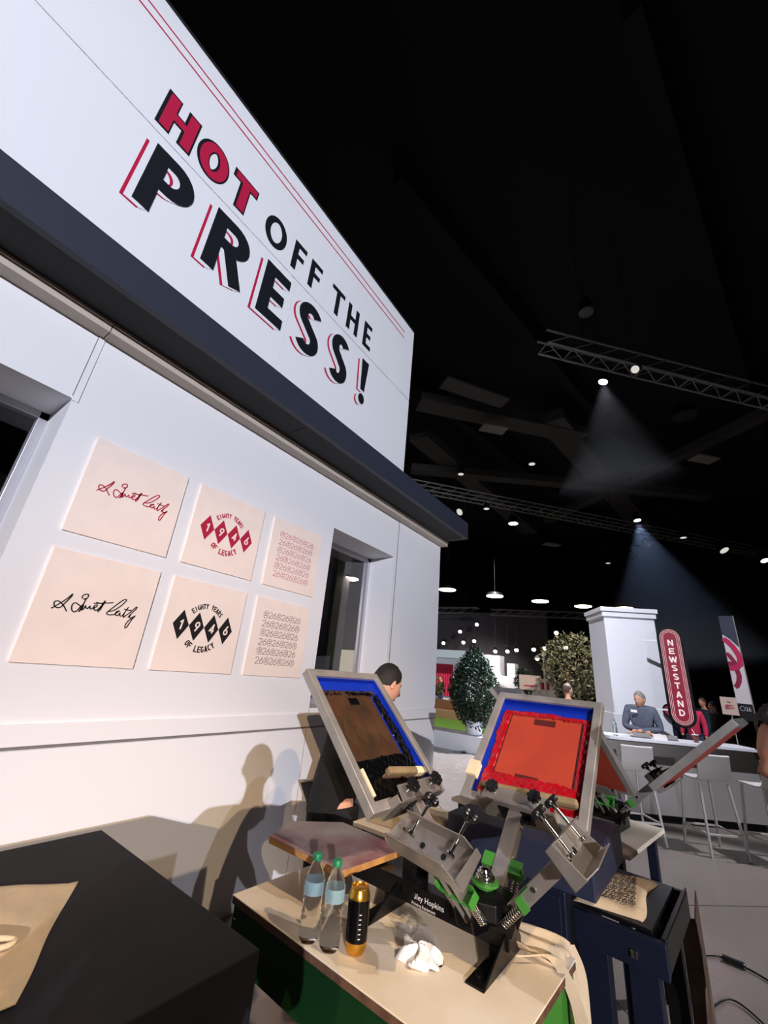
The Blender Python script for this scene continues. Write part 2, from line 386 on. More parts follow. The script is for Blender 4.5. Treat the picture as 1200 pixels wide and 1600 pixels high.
# facade with two window openings
def wall_with_holes(x0, x1, z0, z1, y0, y1, holes):
    g = G(); xs = sorted({x0, x1, *[h[0] for h in holes], *[h[1] for h in holes]})
    for a, b in zip(xs[:-1], xs[1:]):
        hs = [h for h in holes if h[0] <= a and h[1] >= b]
        if not hs: g.box((a, y0, z0), (b, y1, z1))
        else: g.box((a, y0, z0), (b, y1, hs[0][2])); g.box((a, y0, hs[0][3]), (b, y1, z1))
    return g
WIN = [(-1.6, 0.515, 1.28, 3.015), (2.93, 4.09, 1.28, 3.0)]
struct('wall_facade', wall_with_holes(-6, 5.32, 0, 3.57, WY, WY+0.42, WIN), WALLW)
g = G(); g.box((5.16, WY+0.42, 0), (5.32, 3.45, 3.57)); struct('wall_end', g, WALLW)
# corner post, panel joint battens, chair rail
g = G()
g.box((0.51, WY-0.006, 3.0), (0.545, WY, 3.5))
g.box((4.15, WY-0.006, 1.28), (5.32, WY, 3.5)); g.box((4.15, WY-0.006, 0), (5.32, WY, 1.12))
struct('trim_1', g, WALLW)
g = G(); g.box((-6, WY-0.02, 1.135), (5.325, WY, 1.235)); struct('trim_2', g, WALLW, bevel=0.003)
g = G()
g.box((0.506, WY-0.0065, 3.03), (0.510, WY-0.0005, 3.5)); g.box((4.145, WY-0.0075, 0), (4.15, WY-0.0005, 3.5))
g.box((2.93, WY-0.001, 0.0), (2.934, WY-0.0004, 1.28)); g.box((-6, WY-0.012, 1.121), (5.32, WY-0.0004, 1.134))
struct('trim_3', g, SEAM)
g = G()
for a, b in ((-6, 0.53), (0.53, 4.15), (4.15, 5.36)):
    g.box((a+0.003, 2.69, 3.5), (b-0.003, WY, 3.569)); g.box((a+0.003, 2.675, 3.55), (b-0.003, 2.69, 3.569))
struct('trim_4', g, TRIMT)
# window frames and panes
for n, (x0, x1, z0, z1) in enumerate(WIN):
    yi = 3.19; f = 0.05
    g = G()
    g.box((x0, yi-0.02, z1-f), (x1, yi+0.05, z1)); g.box((x0, yi-0.02, z0), (x1, yi+0.05, z0+f))
    g.box((x0, yi-0.02, z0), (x0+f, yi+0.05, z1)); g.box((x1-f, yi-0.02, z0), (x1, yi+0.05, z1))
    w = tag(obj('window_%d' % (n+1), g, mat('window_aluminium', (186, 184, 190), 0.35, metal=0.5), bevel=0.003), kind='structure')
    gp = G(); gp.box((x0+f, yi+0.01, z0+f), (x1-f, yi+0.016, z1-f))
    pm = bpy.data.materials.get('window_glass')
    if pm is None:
        pm = bpy.data.materials.new('window_glass'); pm.use_nodes = True; nt = pm.node_tree; nt.nodes.clear()
        out = nt.nodes.new('ShaderNodeOutputMaterial'); mx = nt.nodes.new('ShaderNodeMixShader'); tr = nt.nodes.new('ShaderNodeBsdfTransparent'); gl = nt.nodes.new('ShaderNodeBsdfGlossy'); gl.inputs['Roughness'].default_value = 0.02
        mx.inputs[0].default_value = 0.07; nt.links.new(tr.outputs[0], mx.inputs[1]); nt.links.new(gl.outputs[0], mx.inputs[2]); nt.links.new(mx.outputs[0], out.inputs[0])
    obj('pane', gp, pm, w)
# canopy: fascia + soffit
g = G(); g.box((-6, 2.34, 3.57), (5.32, 2.39, 3.82)); g.box((5.27, 2.39, 3.57), (5.32, 3.22, 3.82)); g.box((-6, 2.39, 3.79), (5.27, 3.22, 3.82))
struct('trim_5', g, NAVYF)
g = G()
for a, b in ((-6, 1.985), (1.99, 5.27)): g.box((a, 2.39, 3.571), (b, 3.22, 3.60))
struct('trim_6', g, SOFFB)

# ------------------------------------------------------------------ big sign above the canopy
sign = thing('wall_sign', 'large white fascia sign reading HOT OFF THE PRESS! above the dark canopy', 'sign', (1.0, 2.9, 3.82))
g = G()
SX0, SX1 = -6.0, 4.155
g.box((SX0, WY, 5.46), (2.238, WY+0.12, 6.79)); g.box((2.242, WY, 5.46), (SX1, WY+0.12, 6.79))
g.box((SX0, WY, 3.82), (1.828, WY+0.12, 5.448)); g.box((1.832, WY, 3.82), (SX1, WY+0.12, 5.448)); g.box((SX0, WY+0.012, 5.44), (SX1, WY+0.12, 5.47))
obj('panel', g, SIGNW, sign)
g = G(); g.box((SX0, WY-0.004, 6.79), (SX1, WY+0.14, 6.83)); g.box((SX1, WY+0.0, 3.82), (SX1+0.012, WY+0.14, 6.83)); obj('edge_band', g, SOFFB, sign)
g = G(); g.box((SX1+0.012, WY+0.16, 3.82), (4.33, WY+0.30, 5.70)); obj('return_panel', g, WALLW, sign)
g = G()
for z in (6.452, 6.562): g.box((SX0, WY-0.0015, z), (3.89, WY+0.001, z+0.018))
obj('rule_lines', g, INKRED, sign)
O = lambda d: (0, WY-d, 0)
row1 = [('H', .29, .255), ('O', .61, .265), ('T', .945, .235)]
row1b = [('O', 1.335, .275), ('F', 1.71, .175), ('F', 1.965, .18), ('T', 2.33, .23), ('H', 2.635, .22), ('E', 2.97, .165)]
row2 = [('P', .345, .36), ('R', .895, .40), ('E', 1.46, .31), ('S', 1.935, .34), ('S', 2.46, .31), ('!', 3.0, .16)]
for ch, x, w in row1:
    g = G(); put(g, ch, x, 5.55, w, 0.41, 0.080, O(.0034)); L = obj('letter', g, INKRED, sign, label='red letter with black edge')
    g = G(); put(g, ch, x-0.012, 5.545, w+.012, 0.42, 0.088, O(.0008), grow=0.028); obj('black_edge', g, INKBLK, L)
for ch, x, w in row1b:
    g = G(); put(g, ch, x, 5.55, w, 0.405, 0.066, O(.0008)); obj('letter', g, INKBLK, sign, label='black letter')
for ch, x, w in row2:
    g = G(); put(g, ch, x, 4.685, w, 0.66, 0.122, O(.0068)); L = obj('letter', g, INKBLK, sign, label='large black letter with red drop shade')
    g = G(); put(g, ch, x-0.068, 4.635, w, 0.66, 0.122, O(.0008)); obj('red_shade', g, INKRED, L)
    g = G()
    for k in range(3): put(g, ch, x-0.046*k/2, 4.685-0.036*k/2, w, 0.66, 0.122, O(.0028+.0008*k), th=0.001)
    obj('white_outline', g, SIGNW, L)

# ------------------------------------------------------------------ six artwork boards
XW = (1, 0, 0); ZW = (0, 0, 1)
BW = 0.61
def board(name, label, x, z):
    o = thing(name, label, 'sign board', (x+BW/2, WY-0.01, z), 'printed artwork boards on the facade')
    g = G(); g.box((x, WY-0.014, z), (x+BW, WY, z+BW)); obj('panel', g, BOARD, o, bevel=0.002)
    return o
SIG = [[(0.7974, 1.8058), (0.8161, 1.8252), (0.8355, 1.8466), (0.8563, 1.8743), (0.8699, 1.8972), (0.8692, 1.8839), (0.86, 1.8629), (0.8482, 1.8393), (0.8397, 1.8213), (0.8262, 1.8129), (0.8106, 1.8178), (0.8022, 1.8312), (0.803, 1.8445), (0.8165, 1.8488), (0.8331, 1.8414), (0.8514, 1.8257), (0.8719, 1.8008)], [(0.9236, 1.882), (0.9212, 1.8963), (0.9327, 1.9085), (0.9464, 1.9102), (0.9498, 1.8969), (0.9426, 1.8846), (0.9326, 1.8812), (0.9426, 1.8846), (0.9413, 1.868), (0.9376, 1.8453), (0.9326, 1.8202), (0.9306, 1.8102), (0.9379, 1.8308), (0.9231, 1.8428), (0.9003, 1.8534), (0.8889, 1.8465), (0.8876, 1.8295), (0.8947, 1.8116), (0.9077, 1.8041), (0.9197, 1.8133), (0.9294, 1.8366), (0.9405, 1.8498), (0.9411, 1.8206), (0.949, 1.8302), (0.9529, 1.8455), (0.9587, 1.8343), (0.9679, 1.8334), (0.9747, 1.8468), (0.9813, 1.8331), (0.9913, 1.8373), (0.999, 1.856), (1.0091, 1.8602), (1.0099, 1.8504), (0.9991, 1.8411), (1.005, 1.8297), (1.0195, 1.8345), (1.0325, 1.8593), (1.042, 1.8888), (1.0362, 1.8624), (1.0233, 1.8326), (1.0284, 1.821)], [(0.9887, 1.8666), (1.0236, 1.8728), (1.0902, 1.8882)], [(1.0002, 1.8737), (1.0144, 1.8727), (1.0332, 1.872)], [(1.0465, 1.8896), (1.0395, 1.867), (1.0341, 1.8394), (1.0305, 1.8288)], [(1.0782, 1.834), (1.1042, 1.8433), (1.1308, 1.8684), (1.1516, 1.8982), (1.1591, 1.9154), (1.1503, 1.9191), (1.1303, 1.9022), (1.102, 1.8661), (1.0797, 1.8368), (1.0731, 1.8231), (1.0839, 1.8157), (1.1115, 1.82), (1.1321, 1.8401), (1.1386, 1.8463), (1.1227, 1.8386), (1.1212, 1.823), (1.1354, 1.8186), (1.1452, 1.8345), (1.1484, 1.8195), (1.1624, 1.8227), (1.1735, 1.852), (1.1819, 1.8744), (1.1718, 1.8491), (1.1682, 1.82), (1.1729, 1.8129)], [(1.1603, 1.8619), (1.1841, 1.859), (1.2041, 1.8607)], [(1.1705, 1.8126), (1.1951, 1.8397), (1.2204, 1.8756), (1.2321, 1.8856), (1.2278, 1.8688), (1.2098, 1.8421), (1.1988, 1.8194), (1.208, 1.8313), (1.2044, 1.8176), (1.2175, 1.817), (1.2353, 1.8302), (1.2248, 1.8102), (1.2152, 1.7827), (1.2073, 1.7585), (1.1984, 1.7547), (1.1963, 1.7698), (1.2023, 1.7913), (1.2149, 1.8087), (1.2348, 1.8285)]]   # handwriting strokes in metres on the facade plane
def make_sig(o, m, dx, dz):
    g = G()
    for st in SIG:
        pts = bez([(*p, 0) for p in st], 4)
        g.stroke([(p.x+dx, p.y+dz) for p in pts], 0.0062, (0, WY-0.0145, 0), XW, ZW)
    obj('signature', g, m, o)
BZ1, BZ0 = 2.235, 1.523
b = board('artwork_board', 'beige square board with a crimson handwritten signature, upper row', 0.707, BZ1); make_sig(b, PRNRED, 0.0, 0.712)
b = board('artwork_board', 'beige square board with a black handwritten signature, lower row', 0.707, BZ0); make_sig(b, PRNBLK, 0.0, 0.0)
def badge(o, m, cx, cz):
    g = G()
    hw, hh = 0.058, 0.098
    for k, ch in enumerate('1946'):
        x = cx-3*hw-0.001*3+k*(2*hw+0.002)
        gd = G(); gd.prism([(x-hw, cz), (x, cz-hh), (x+hw, cz), (x, cz+hh)], 0.0015, (0, WY-0.0143, 0), XW, ZW)
        D = obj('diamond', gd, m, o)
        gw = G(); put(gw, ch, x-0.019, cz-0.033, 0.038, 0.066, 0.0105, (0, WY-0.0162, 0), shear=0.12); obj('numeral', gw, BOARD, D)
    def curved(s, R, up, size, t, span):
        n = len(s)
        for i, ch in enumerate(s):
            a = (i-(n-1)/2)*span/(n-1)
            if up: th = PI/2-a; px, pz = cx+R*math.cos(th), cz+R*math.sin(th)-0.005; rot = -a
            else: th = -PI/2+a; px, pz = cx+R*math.cos(th), cz+R*math.sin(th); rot = a
            w = size*.56 if ch not in 'I' else size*.3
            ox, oz = -w/2, (0 if up else -0.0)
            c, s2 = math.cos(rot), math.sin(rot)
            put(g, ch, px+ox*c-oz*s2, pz+ox*s2+oz*c, w, size, t, (0, WY-0.0143, 0), rot=rot)
    curved('EIGHTY YEARS', 0.135, True, 0.036, 0.0065, 1.60)
    curved('OF LEGACY', 0.172, False, 0.043, 0.0080, 1.42)
    obj('badge_lettering', g, m, o)
b = board('artwork_board', 'beige square board with a red 1946 diamond badge, upper row', 1.425, BZ1); badge(b, PRNRED, 1.425+BW/2, BZ1+0.30)
b = board('artwork_board', 'beige square board with a black 1946 diamond badge, lower row', 1.417, BZ0); badge(b, PRNBLK, 1.417+BW/2, BZ0+0.30)
def pattern_geo(g, x0, z0, w, h, O, X, Y, rows=6, t=0.0045):
    cw = w/(3*2.9); rh = h/rows
    for r in range(rows):
        z = z0+h-(r+1)*rh; x = x0
        ch_h = rh*0.72
        for k in range(3):
            seq = 'O26' if r % 2 == 0 else '26O'
            for ch in seq:
                if ch == 'O':
                    g.stroke(arc(x+cw*.5, z+ch_h/2, cw*.48, ch_h*.54, 0, 360, 20)[:-1], t*.8, O, X, Y, closed=True)
                    for (a, b) in ((.32, .62), (.56, .62), (.32, .3), (.56, .3)):
                        g.stroke([(x+cw*a, z+ch_h*b), (x+cw*(a+.05), z+ch_h*(b+.14))], t*1.1, O, X, Y); g.stroke([(x+cw*(a+.12), z+ch_h*b), (x+cw*(a+.1), z+ch_h*(b+.14))], t*1.1, O, X, Y)
                    x += cw*1.12
                else:
                    put(g, ch, x, z, cw*.74, ch_h, t, O, X, Y, shear=0.0); x += cw*.88
    return g
for (x, z, m, lab) in ((2.150, BZ1, PRNPNK, 'beige square board with a pink repeating 26 pattern, upper row'), (2.135, BZ0, PRNGRY, 'beige square board with a black repeating 26 pattern, lower row')):
    b = board('artwork_board', lab, x, z); g = G(); pattern_geo(g, x+0.09, z+0.09, 0.43, 0.43, (0, WY-0.0143, 0), XW, ZW, t=.0036); obj('pattern_print', g, m, b)
# ================================================================== FOREGROUND
# black plinth at the left with a folded tote bag
bx = (0.18, 1.075, 0.0); 
g = G(); g.M = Matrix.Translation((1.06, 1.07, 0)) @ Matrix.Rotation(-0.03, 4, 'Z'); g.box((-1.3, 0, 0), (0, 1.10, 0.90))
o = obj('display_plinth', g, BLKBOX, bevel=0.003); tag(o, 'black laminate box plinth in the foreground under a cream tote bag', 'plinth')
def cloth(name, label, cat, corners, z, m, thick=0.012, waves=0.004, nx=26, ny=26, seed=1, lift=None):
    rnd = random.Random(seed); ph = [rnd.uniform(0, 6) for _ in range(6)]
    A, B, C_, D = [V((*c, 0)) for c in corners]
    g = G(); top = []
    for j in range(ny+1):
        for i in range(nx+1):
            u, v = i/nx, j/ny
            p = A*(1-u)*(1-v)+B*u*(1-v)+C_*u*v+D*(1-u)*v
            e = 0.012*math.sin(7*v+ph[0])*(1 if u > .98 else 0)
            h = waves*(math.sin(9*u+ph[1]+3*v)+math.sin(11*v+ph[2]+4*u)*.7+math.sin(23*(u+v)+ph[3])*.25+1.9)
            ed = min(u, v, 1-u, 1-v); h *= min(1, ed*8+0.35)
            zz = z+thick*min(1, ed*20)+h+(lift(u, v) if lift else 0)
            top.append((p.x+e, p.y+e, zz))
    n = len(top); fs = []
    bot = [(p[0], p[1], z+0.001+(lift(i % (nx+1)/nx, i//(nx+1)/ny) if lift else 0)) for i, p in enumerate(top)]
    for j in range(ny):
        for i in range(nx):
            a = j*(nx+1)+i; fs.append((a, a+1, a+nx+2, a+nx+1)); fs.append((n+a+nx+1, n+a+nx+2, n+a+1, n+a))
    bd = [i for i in range(nx+1)]+[j*(nx+1)+nx for j in range(1, ny+1)]+[ny*(nx+1)+i for i in range(nx-1, -1, -1)]+[j*(nx+1) for j in range(ny-1, 0, -1)]
    for k in range(len(bd)): a, b = bd[k], bd[(k+1) % len(bd)]; fs.append((a, n+a, n+b, b))
    g.add(top+bot, fs)
    if cat: return tag(obj(name, g, m, smooth='auto'), label, cat)
    return g
tb = thing('tote_bag', 'cream cotton tote bag lying flat on the black plinth', 'tote bag', (0.45, 1.55, 0.901))
g = cloth('', '', None, [(0.15, 1.53), (0.565, 1.285), (0.848, 1.752), (0.45, 2.05)], 0.901, CANVAS, thick=0.010, waves=0.0035)
obj('bag_body', g, CANVAS, tb, smooth='auto')
g = G(); g.tube([(p.x, p.y, p.z) for p in bez([(0.42, 1.58, .930), (0.52, 1.55, .938), (0.605, 1.49, .934), (0.585, 1.475, .930), (0.48, 1.53, .930)], 5)], 0.007, 6); obj('handle_strap', g, CANVAS, tb, smooth=True)

# press table -------------------------------------------------------
A0 = -0.075
def rotp(x, y, c=(1.24, 1.43)):   # table local: origin at its left near corner, x away from camera, y towards the right
    return V((c[0]+x*math.cos(A0)+y*math.sin(A0), c[1]+x*math.sin(A0)-y*math.cos(A0), 0))
TZ = 0.86; TW, TL = 0.60, 0.985
tb = thing('press_table', 'green metal work table with a cream top carrying the near printing press', 'table', rotp(TW/2, TL/2))
def rbox(g, x0, x1, y0, y1, z0, z1, c=(1.24, 1.43)):
    p = [rotp(x, y, c) for x, y in ((x0, y0), (x1, y0), (x1, y1), (x0, y1))]
    vs = [(q.x, q.y, z0) for q in p]+[(q.x, q.y, z1) for q in p]
    return g.add(vs, [(3,2,1,0),(4,5,6,7),(0,1,5,4),(1,2,6,5),(2,3,7,6),(3,0,4,7)])
g = G(); rbox(g, 0, TW, 0, TL, TZ-0.004, TZ); top = obj('tabletop', g, CREAM, tb, bevel=0.002)
g = G(); rbox(g, 0.002, TW-.002, 0.002, TL-.002, TZ-0.024, TZ-0.0045); obj('edge_strip', g, WOODE, top)
g = G(); rbox(g, 0.008, 0.02, 0.01, TL-.01, TZ-0.165, TZ-0.025); obj('front_apron', g, GREEN, tb, bevel=0.002)
g = G(); rbox(g, TW-.02, TW-.008, 0.01, TL-.01, TZ-0.165, TZ-0.025); obj('rear_apron', g, GREEN, tb)
for y in (0.008, TL-.02):
    g = G(); rbox(g, 0.021, TW-.021, y, y+.012, TZ-0.165, TZ-0.025); obj('side_apron', g, GREENB if y > .5 else GREEN, tb)
for x in (0.03, TW-.08):
    for y in (0.03, TL-.08):
        g = G(); rbox(g, x, x+.05, y, y+.05, 0, TZ-0.025); obj('leg', g, GREEN, tb, bevel=0.002)
g = G()
for k in range(7): rbox(g, 0.03+k*0.078, 0.03+k*0.078+0.062, 0.09, TL-.09, 0.26, 0.275)
obj('slatted_shelf', g, GREY3, tb)
g = G()
for x, y, z in ((0.0095, .03, .80), (0.0095, .03, .74), (0.0095, .95, .80)):
    p = rotp(x-.003, y); g.ell((p.x, p.y, z), (.004, .004, .004), 8, 6)
obj('screw_head', g, CHROME, tb)
p = rotp(0.12, TL-.0065); q = (rotp(0.45, TL)-rotp(0.12, TL)).normalized()
g = G(); text_geo(g, 'Riley Hopkins', 0.055, (p.x, p.y-.004, TZ-0.12), q, ZW); obj('brand_lettering', g, PAPER, tb)
# slatted deck on the floor left of the table
g = G()
for k in range(9): g.box((0.98+k*0.105, 0.5, 0.03), (1.065+k*0.105, 2.3, 0.05))
dk = tag(obj('floor_duckboard', g, GREY3), 'grey slatted duckboard on the floor under the green work table', 'duckboard')
g = G()
for y in (0.6, 1.4, 2.2): g.box((0.98, y-.03, 0.001), (1.9, y+.03, 0.03))
obj('bearer', g, GREY3, dk)

# printing press ----------------------------------------------------
class Fr:
    """arm frame: u outward/up, s left, n normal"""
    def __init__(s, H, a, t, r0=0.08, z0=0.97):
        s.d = V((math.cos(a), math.sin(a), 0)); s.S = V((-math.sin(a), math.cos(a), 0)); s.u = s.d*math.cos(t)+V((0,0,1))*math.sin(t); s.N = -s.d*math.sin(t)+V((0,0,1))*math.cos(t)
        s.o = V(H)+s.d*r0+V((0,0,z0)); s.a = a
    def mat(s, L=0.0, n=0.0):
        o = s.o+s.u*L+s.N*n
        return Matrix(((s.u.x, s.S.x, s.N.x, o.x), (s.u.y, s.S.y, s.N.y, o.y), (s.u.z, s.S.z, s.N.z, o.z), (0,0,0,1)))
def knob(g, c, ax, r=0.024, h=0.022):
    c = V(c); ax = V(ax).normalized(); a = ax.cross(V((1,0,0)) if abs(ax.x) < .9 else V((0,1,0))).normalized(); b = ax.cross(a)
    def ring(z, k): return [c+ax*z+(a*math.cos(2*PI*i/48)+b*math.sin(2*PI*i/48))*r*k*(1+0.13*math.cos(2*PI*i/6)) for i in range(48)]
    g.ring_loft([ring(-h*.9, .38), ring(-h*.35, .42), ring(-h*.3, .9), ring(0, 1), ring(h*.4, 1), ring(h*.62, .85), ring(h*.66, .4)])
def press(name, label, H, arms, heading, full=True):
    H = V(H); P = thing(name, label, 'printing press', (H.x, H.y, H.z+TZ)); z0 = H.z+TZ
    R = Matrix.Translation((H.x, H.y, z0)) @ Matrix.Rotation(heading, 4, 'Z')
    def gg(): g = G(); g.M = R; return g
    g = gg(); g.box((-0.03, -0.09, 0.03), (0.03, 0.74, 0.088)); beam = obj('base_beam', g, BLKMET, P, bevel=0.003)
    for y in (-0.075, 0.33):
        g = gg(); g.prism([(-0.19, 0.0), (0.09, 0.0), (0.09, 0.03), (0.05, 0.075), (-0.03, 0.075)], 0.006, (0, y, 0), (1,0,0), (0,0,1)); g.box((-0.19, y, 0.0), (0.09, y+0.05, 0.006))
        g.box((-0.03, y, .0), (0.05, y+.05, .029)); g.cyl((-.15, y+.028, .006), (-.15, y+.028, .012), .008, n=8)
        obj('foot_bracket', g, BLKMET, P, bevel=0.001)
    for x in (-0.05, 0.034):
        g = gg(); g.box((x, 0.245, 0.06), (x+0.016, 0.295, 0.165)); g.cyl((x-.004, .27, .15), (x+.02, .27, .15), .014, n=12); obj('support_post', g, BLKMET, P, bevel=0.001)
    # column and hub
    g = gg(); g.cyl((0, 0, 0.088), (0, 0, 0.14), 0.045); g.box((-0.055, -0.055, 0.088), (0.055, 0.055, 0.096)); obj('column', g, BLKMET, P)
    g = gg(); n = 8
    g.lathe([(0.02, 0.085), (0.085, 0.09), (0.092, 0.10), (0.092, 0.142), (0.06, 0.152), (0.03, 0.154)], n=8); obj('hub', g, BLKMET, P, bevel=0.003)
    R0 = R; R = R @ Matrix.Translation((0, 0, -.026))
    g = gg(); g.lathe([(0.0, 0.185), (0.040, 0.186), (0.044, 0.190), (0.044, 0.196), (0.0, 0.197)], n=28); g.cyl((0,0,.17), (0,0,.19), .03); disc = obj('index_disc', g, GREENB, P, smooth='auto')
    g = gg(); g.lathe([(0.0, 0.197), (0.031, 0.197), (0.033, 0.205), (0.030, 0.212), (0.025, 0.213), (0.025, 0.220), (0.020, 0.222), (0.018, 0.229), (0.010, 0.232), (0.0, 0.232)], n=28); obj('axle_cap', g, CHROME, disc, smooth='auto'); R = R0
    if full:
        q = R @ V((-0.0305, 0.262, 0.052)); yd = (R.to_3x3() @ V((0, -1, 0)))
        g = G(); text_geo(g, 'Riley Hopkins', 0.023, (q.x, q.y, q.z), yd, ZW); text_geo(g, 'Printing Equipment', 0.0125, (q.x, q.y, q.z-.017), yd, ZW); obj('brand_lettering', g, PAPER, beam)
    fr = []
    for a, t, L, kn in arms:
        f = Fr((H.x, H.y, H.z), a, t); fr.append(f)
        m = f.mat()
        # channel arm
        g = G(); g.M = m; g.box((-0.045, 0.020, -0.02), (L, 0.027, 0.022)); g.box((-0.045, -0.027, -0.02), (L, -0.020, 0.022)); g.box((0.02, -0.02, 0.014), (L, 0.02, 0.022))
        arm = obj('swing_arm', g, STEEL, P, bevel=0.0012)
        g = G(); g.M = m
        for (x, z) in ((-.03, 0), (L*.45, 0.003), (L*.86, 0.0)): g.cyl((x, -.033, z), (x, .033, z), .007, n=10)
        obj('pivot_bolt', g, CHROME, arm)
        # hinge cheeks on the hub
        mm = Matrix.Translation(f.o) @ Matrix.Rotation(a, 4, 'Z')
        for s_ in (-1, 1):
            g = G(); g.M = mm; g.prism([(-0.05, -0.045), (0.015, -0.045), (0.03, -0.01), (0.012, 0.03), (-0.05, 0.03)], 0.008, (0, s_*0.034+.004, 0), (1,0,0), (0,0,1)); obj('hinge_cheek', g, BLKMET, P, bevel=0.0015)
        # coil springs each side with green retaining bracket
        for s_ in (-1, 1):
            g = G(); g.M = m; pts = []
            for k in range(0, 9*12+1):
                w = 2*PI*k/12; pts.append((-0.01+0.075*k/108, s_*0.052+0.0105*math.cos(w), -0.005+0.0105*math.sin(w)))
            g.tube(pts, 0.0032, 5); obj('coil_spring', g, CHROME, arm, smooth=True)
        g = G(); g.M = m
        g.box((0.070, -0.072, -0.022), (0.074, 0.072, 0.016)); g.box((0.070, -0.072, 0.016), (0.115, 0.072, 0.019)); g.box((0.070, 0.069, -.022), (0.10, 0.072, 0.016)); g.box((0.070, -0.072, -.022), (0.10, -0.069, 0.016))
        obj('spring_bracket', g, GREENB, arm, bevel=0.0015)
        # screen clamp: C channel
        hw = 0.155
        g = G(); g.M = m
        g.box((L, -hw, -0.052), (L+0.005, hw, 0.052)); g.prism([(0, -hw), (0.085, -hw+.03), (0.085, hw-.03), (0, hw)], 0.004, (L, 0, -0.052), (1,0,0), (0,1,0)); g.prism([(0, -hw+.015), (0.06, -hw+.03), (0.06, hw-.03), (0, hw-.015)], 0.004, (L, 0, 0.048), (1,0,0), (0,1,0))
        g.prism([(0, -.052), (.05, -.052), (.03, .052), (0, .052)], 0.004, (L, -hw+.004, 0), (1,0,0), (0,0,1)); g.prism([(0, -.052), (.05, -.052), (.03, .052), (0, .052)], 0.004, (L, hw, 0), (1,0,0), (0,0,1))
        cl = obj('screen_clamp', g, STEEL, P, bevel=0.0012)
        for s_ in (-.045, .045):
            g = G(); g.M = m; g.box((L-.004, s_-.022, -.03), (L-.0005, s_+.022, .03)); g.cyl((L-.02, s_, 0), (L+.008, s_, 0), .009, n=10); obj('clamp_plate', g, BLKMET, cl)
        for s_ in (-0.085, 0.085):
            g = G(); g.M = m; up = kn
            g.cyl((L+.032, s_, up-.095), (L+.032, s_, up), 0.0055, n=10); g.lathe([(.004, 0), (.014, .002), (.014, .009), (.006, .011)], c=(L+.032, s_, up-.107), n=14)
            sh = obj('clamp_bolt', g, CHROME, cl, smooth='auto')
            g = G(); g.M = m; knob(g, (L+.032, s_, up+.018), (0, 0, 1)); obj('star_knob', g, PLASTB, cl, smooth='auto')
    return P, fr, R
H1 = (1.605, 0.635, 0.0)
ARMS1 = [(-0.067, 0.758, 0.280, 0.068), (1.541, 0.798, 0.290, 0.068), (math.pi-0.30, 0.80, 0.235, 0.105), (-PI/2+.02, 0.80, 0.275, 0.105)]
P1, FR1, R1 = press('printing_press', 'black tabletop screen printing press with four steel arms on the cream table', H1, ARMS1, -0.05)
# wooden platen on the near press
g = G(); pl = [(1.365, 1.05), (1.675, 1.005), (1.70, 1.03), (1.725, 1.345), (1.56, 1.50), (1.375, 1.43)]
g.prism(pl, 0.0015, (0, 0, 0.9985), (1,0,0), (0,1,0)); pt = obj('platen', g, PLAT, P1)
g = G(); g.prism(pl, 0.020, (0, 0, 0.978), (1,0,0), (0,1,0)); obj('platen_core', g, PLATE, pt, bevel=0.002)
g = G(); g.box((1.50, 1.08, 0.952), (1.62, 1.30, 0.977)); g.box((1.545, 0.85, 0.955), (1.60, 1.30, 0.972)); obj('platen_bracket', g, BLKMET, P1)

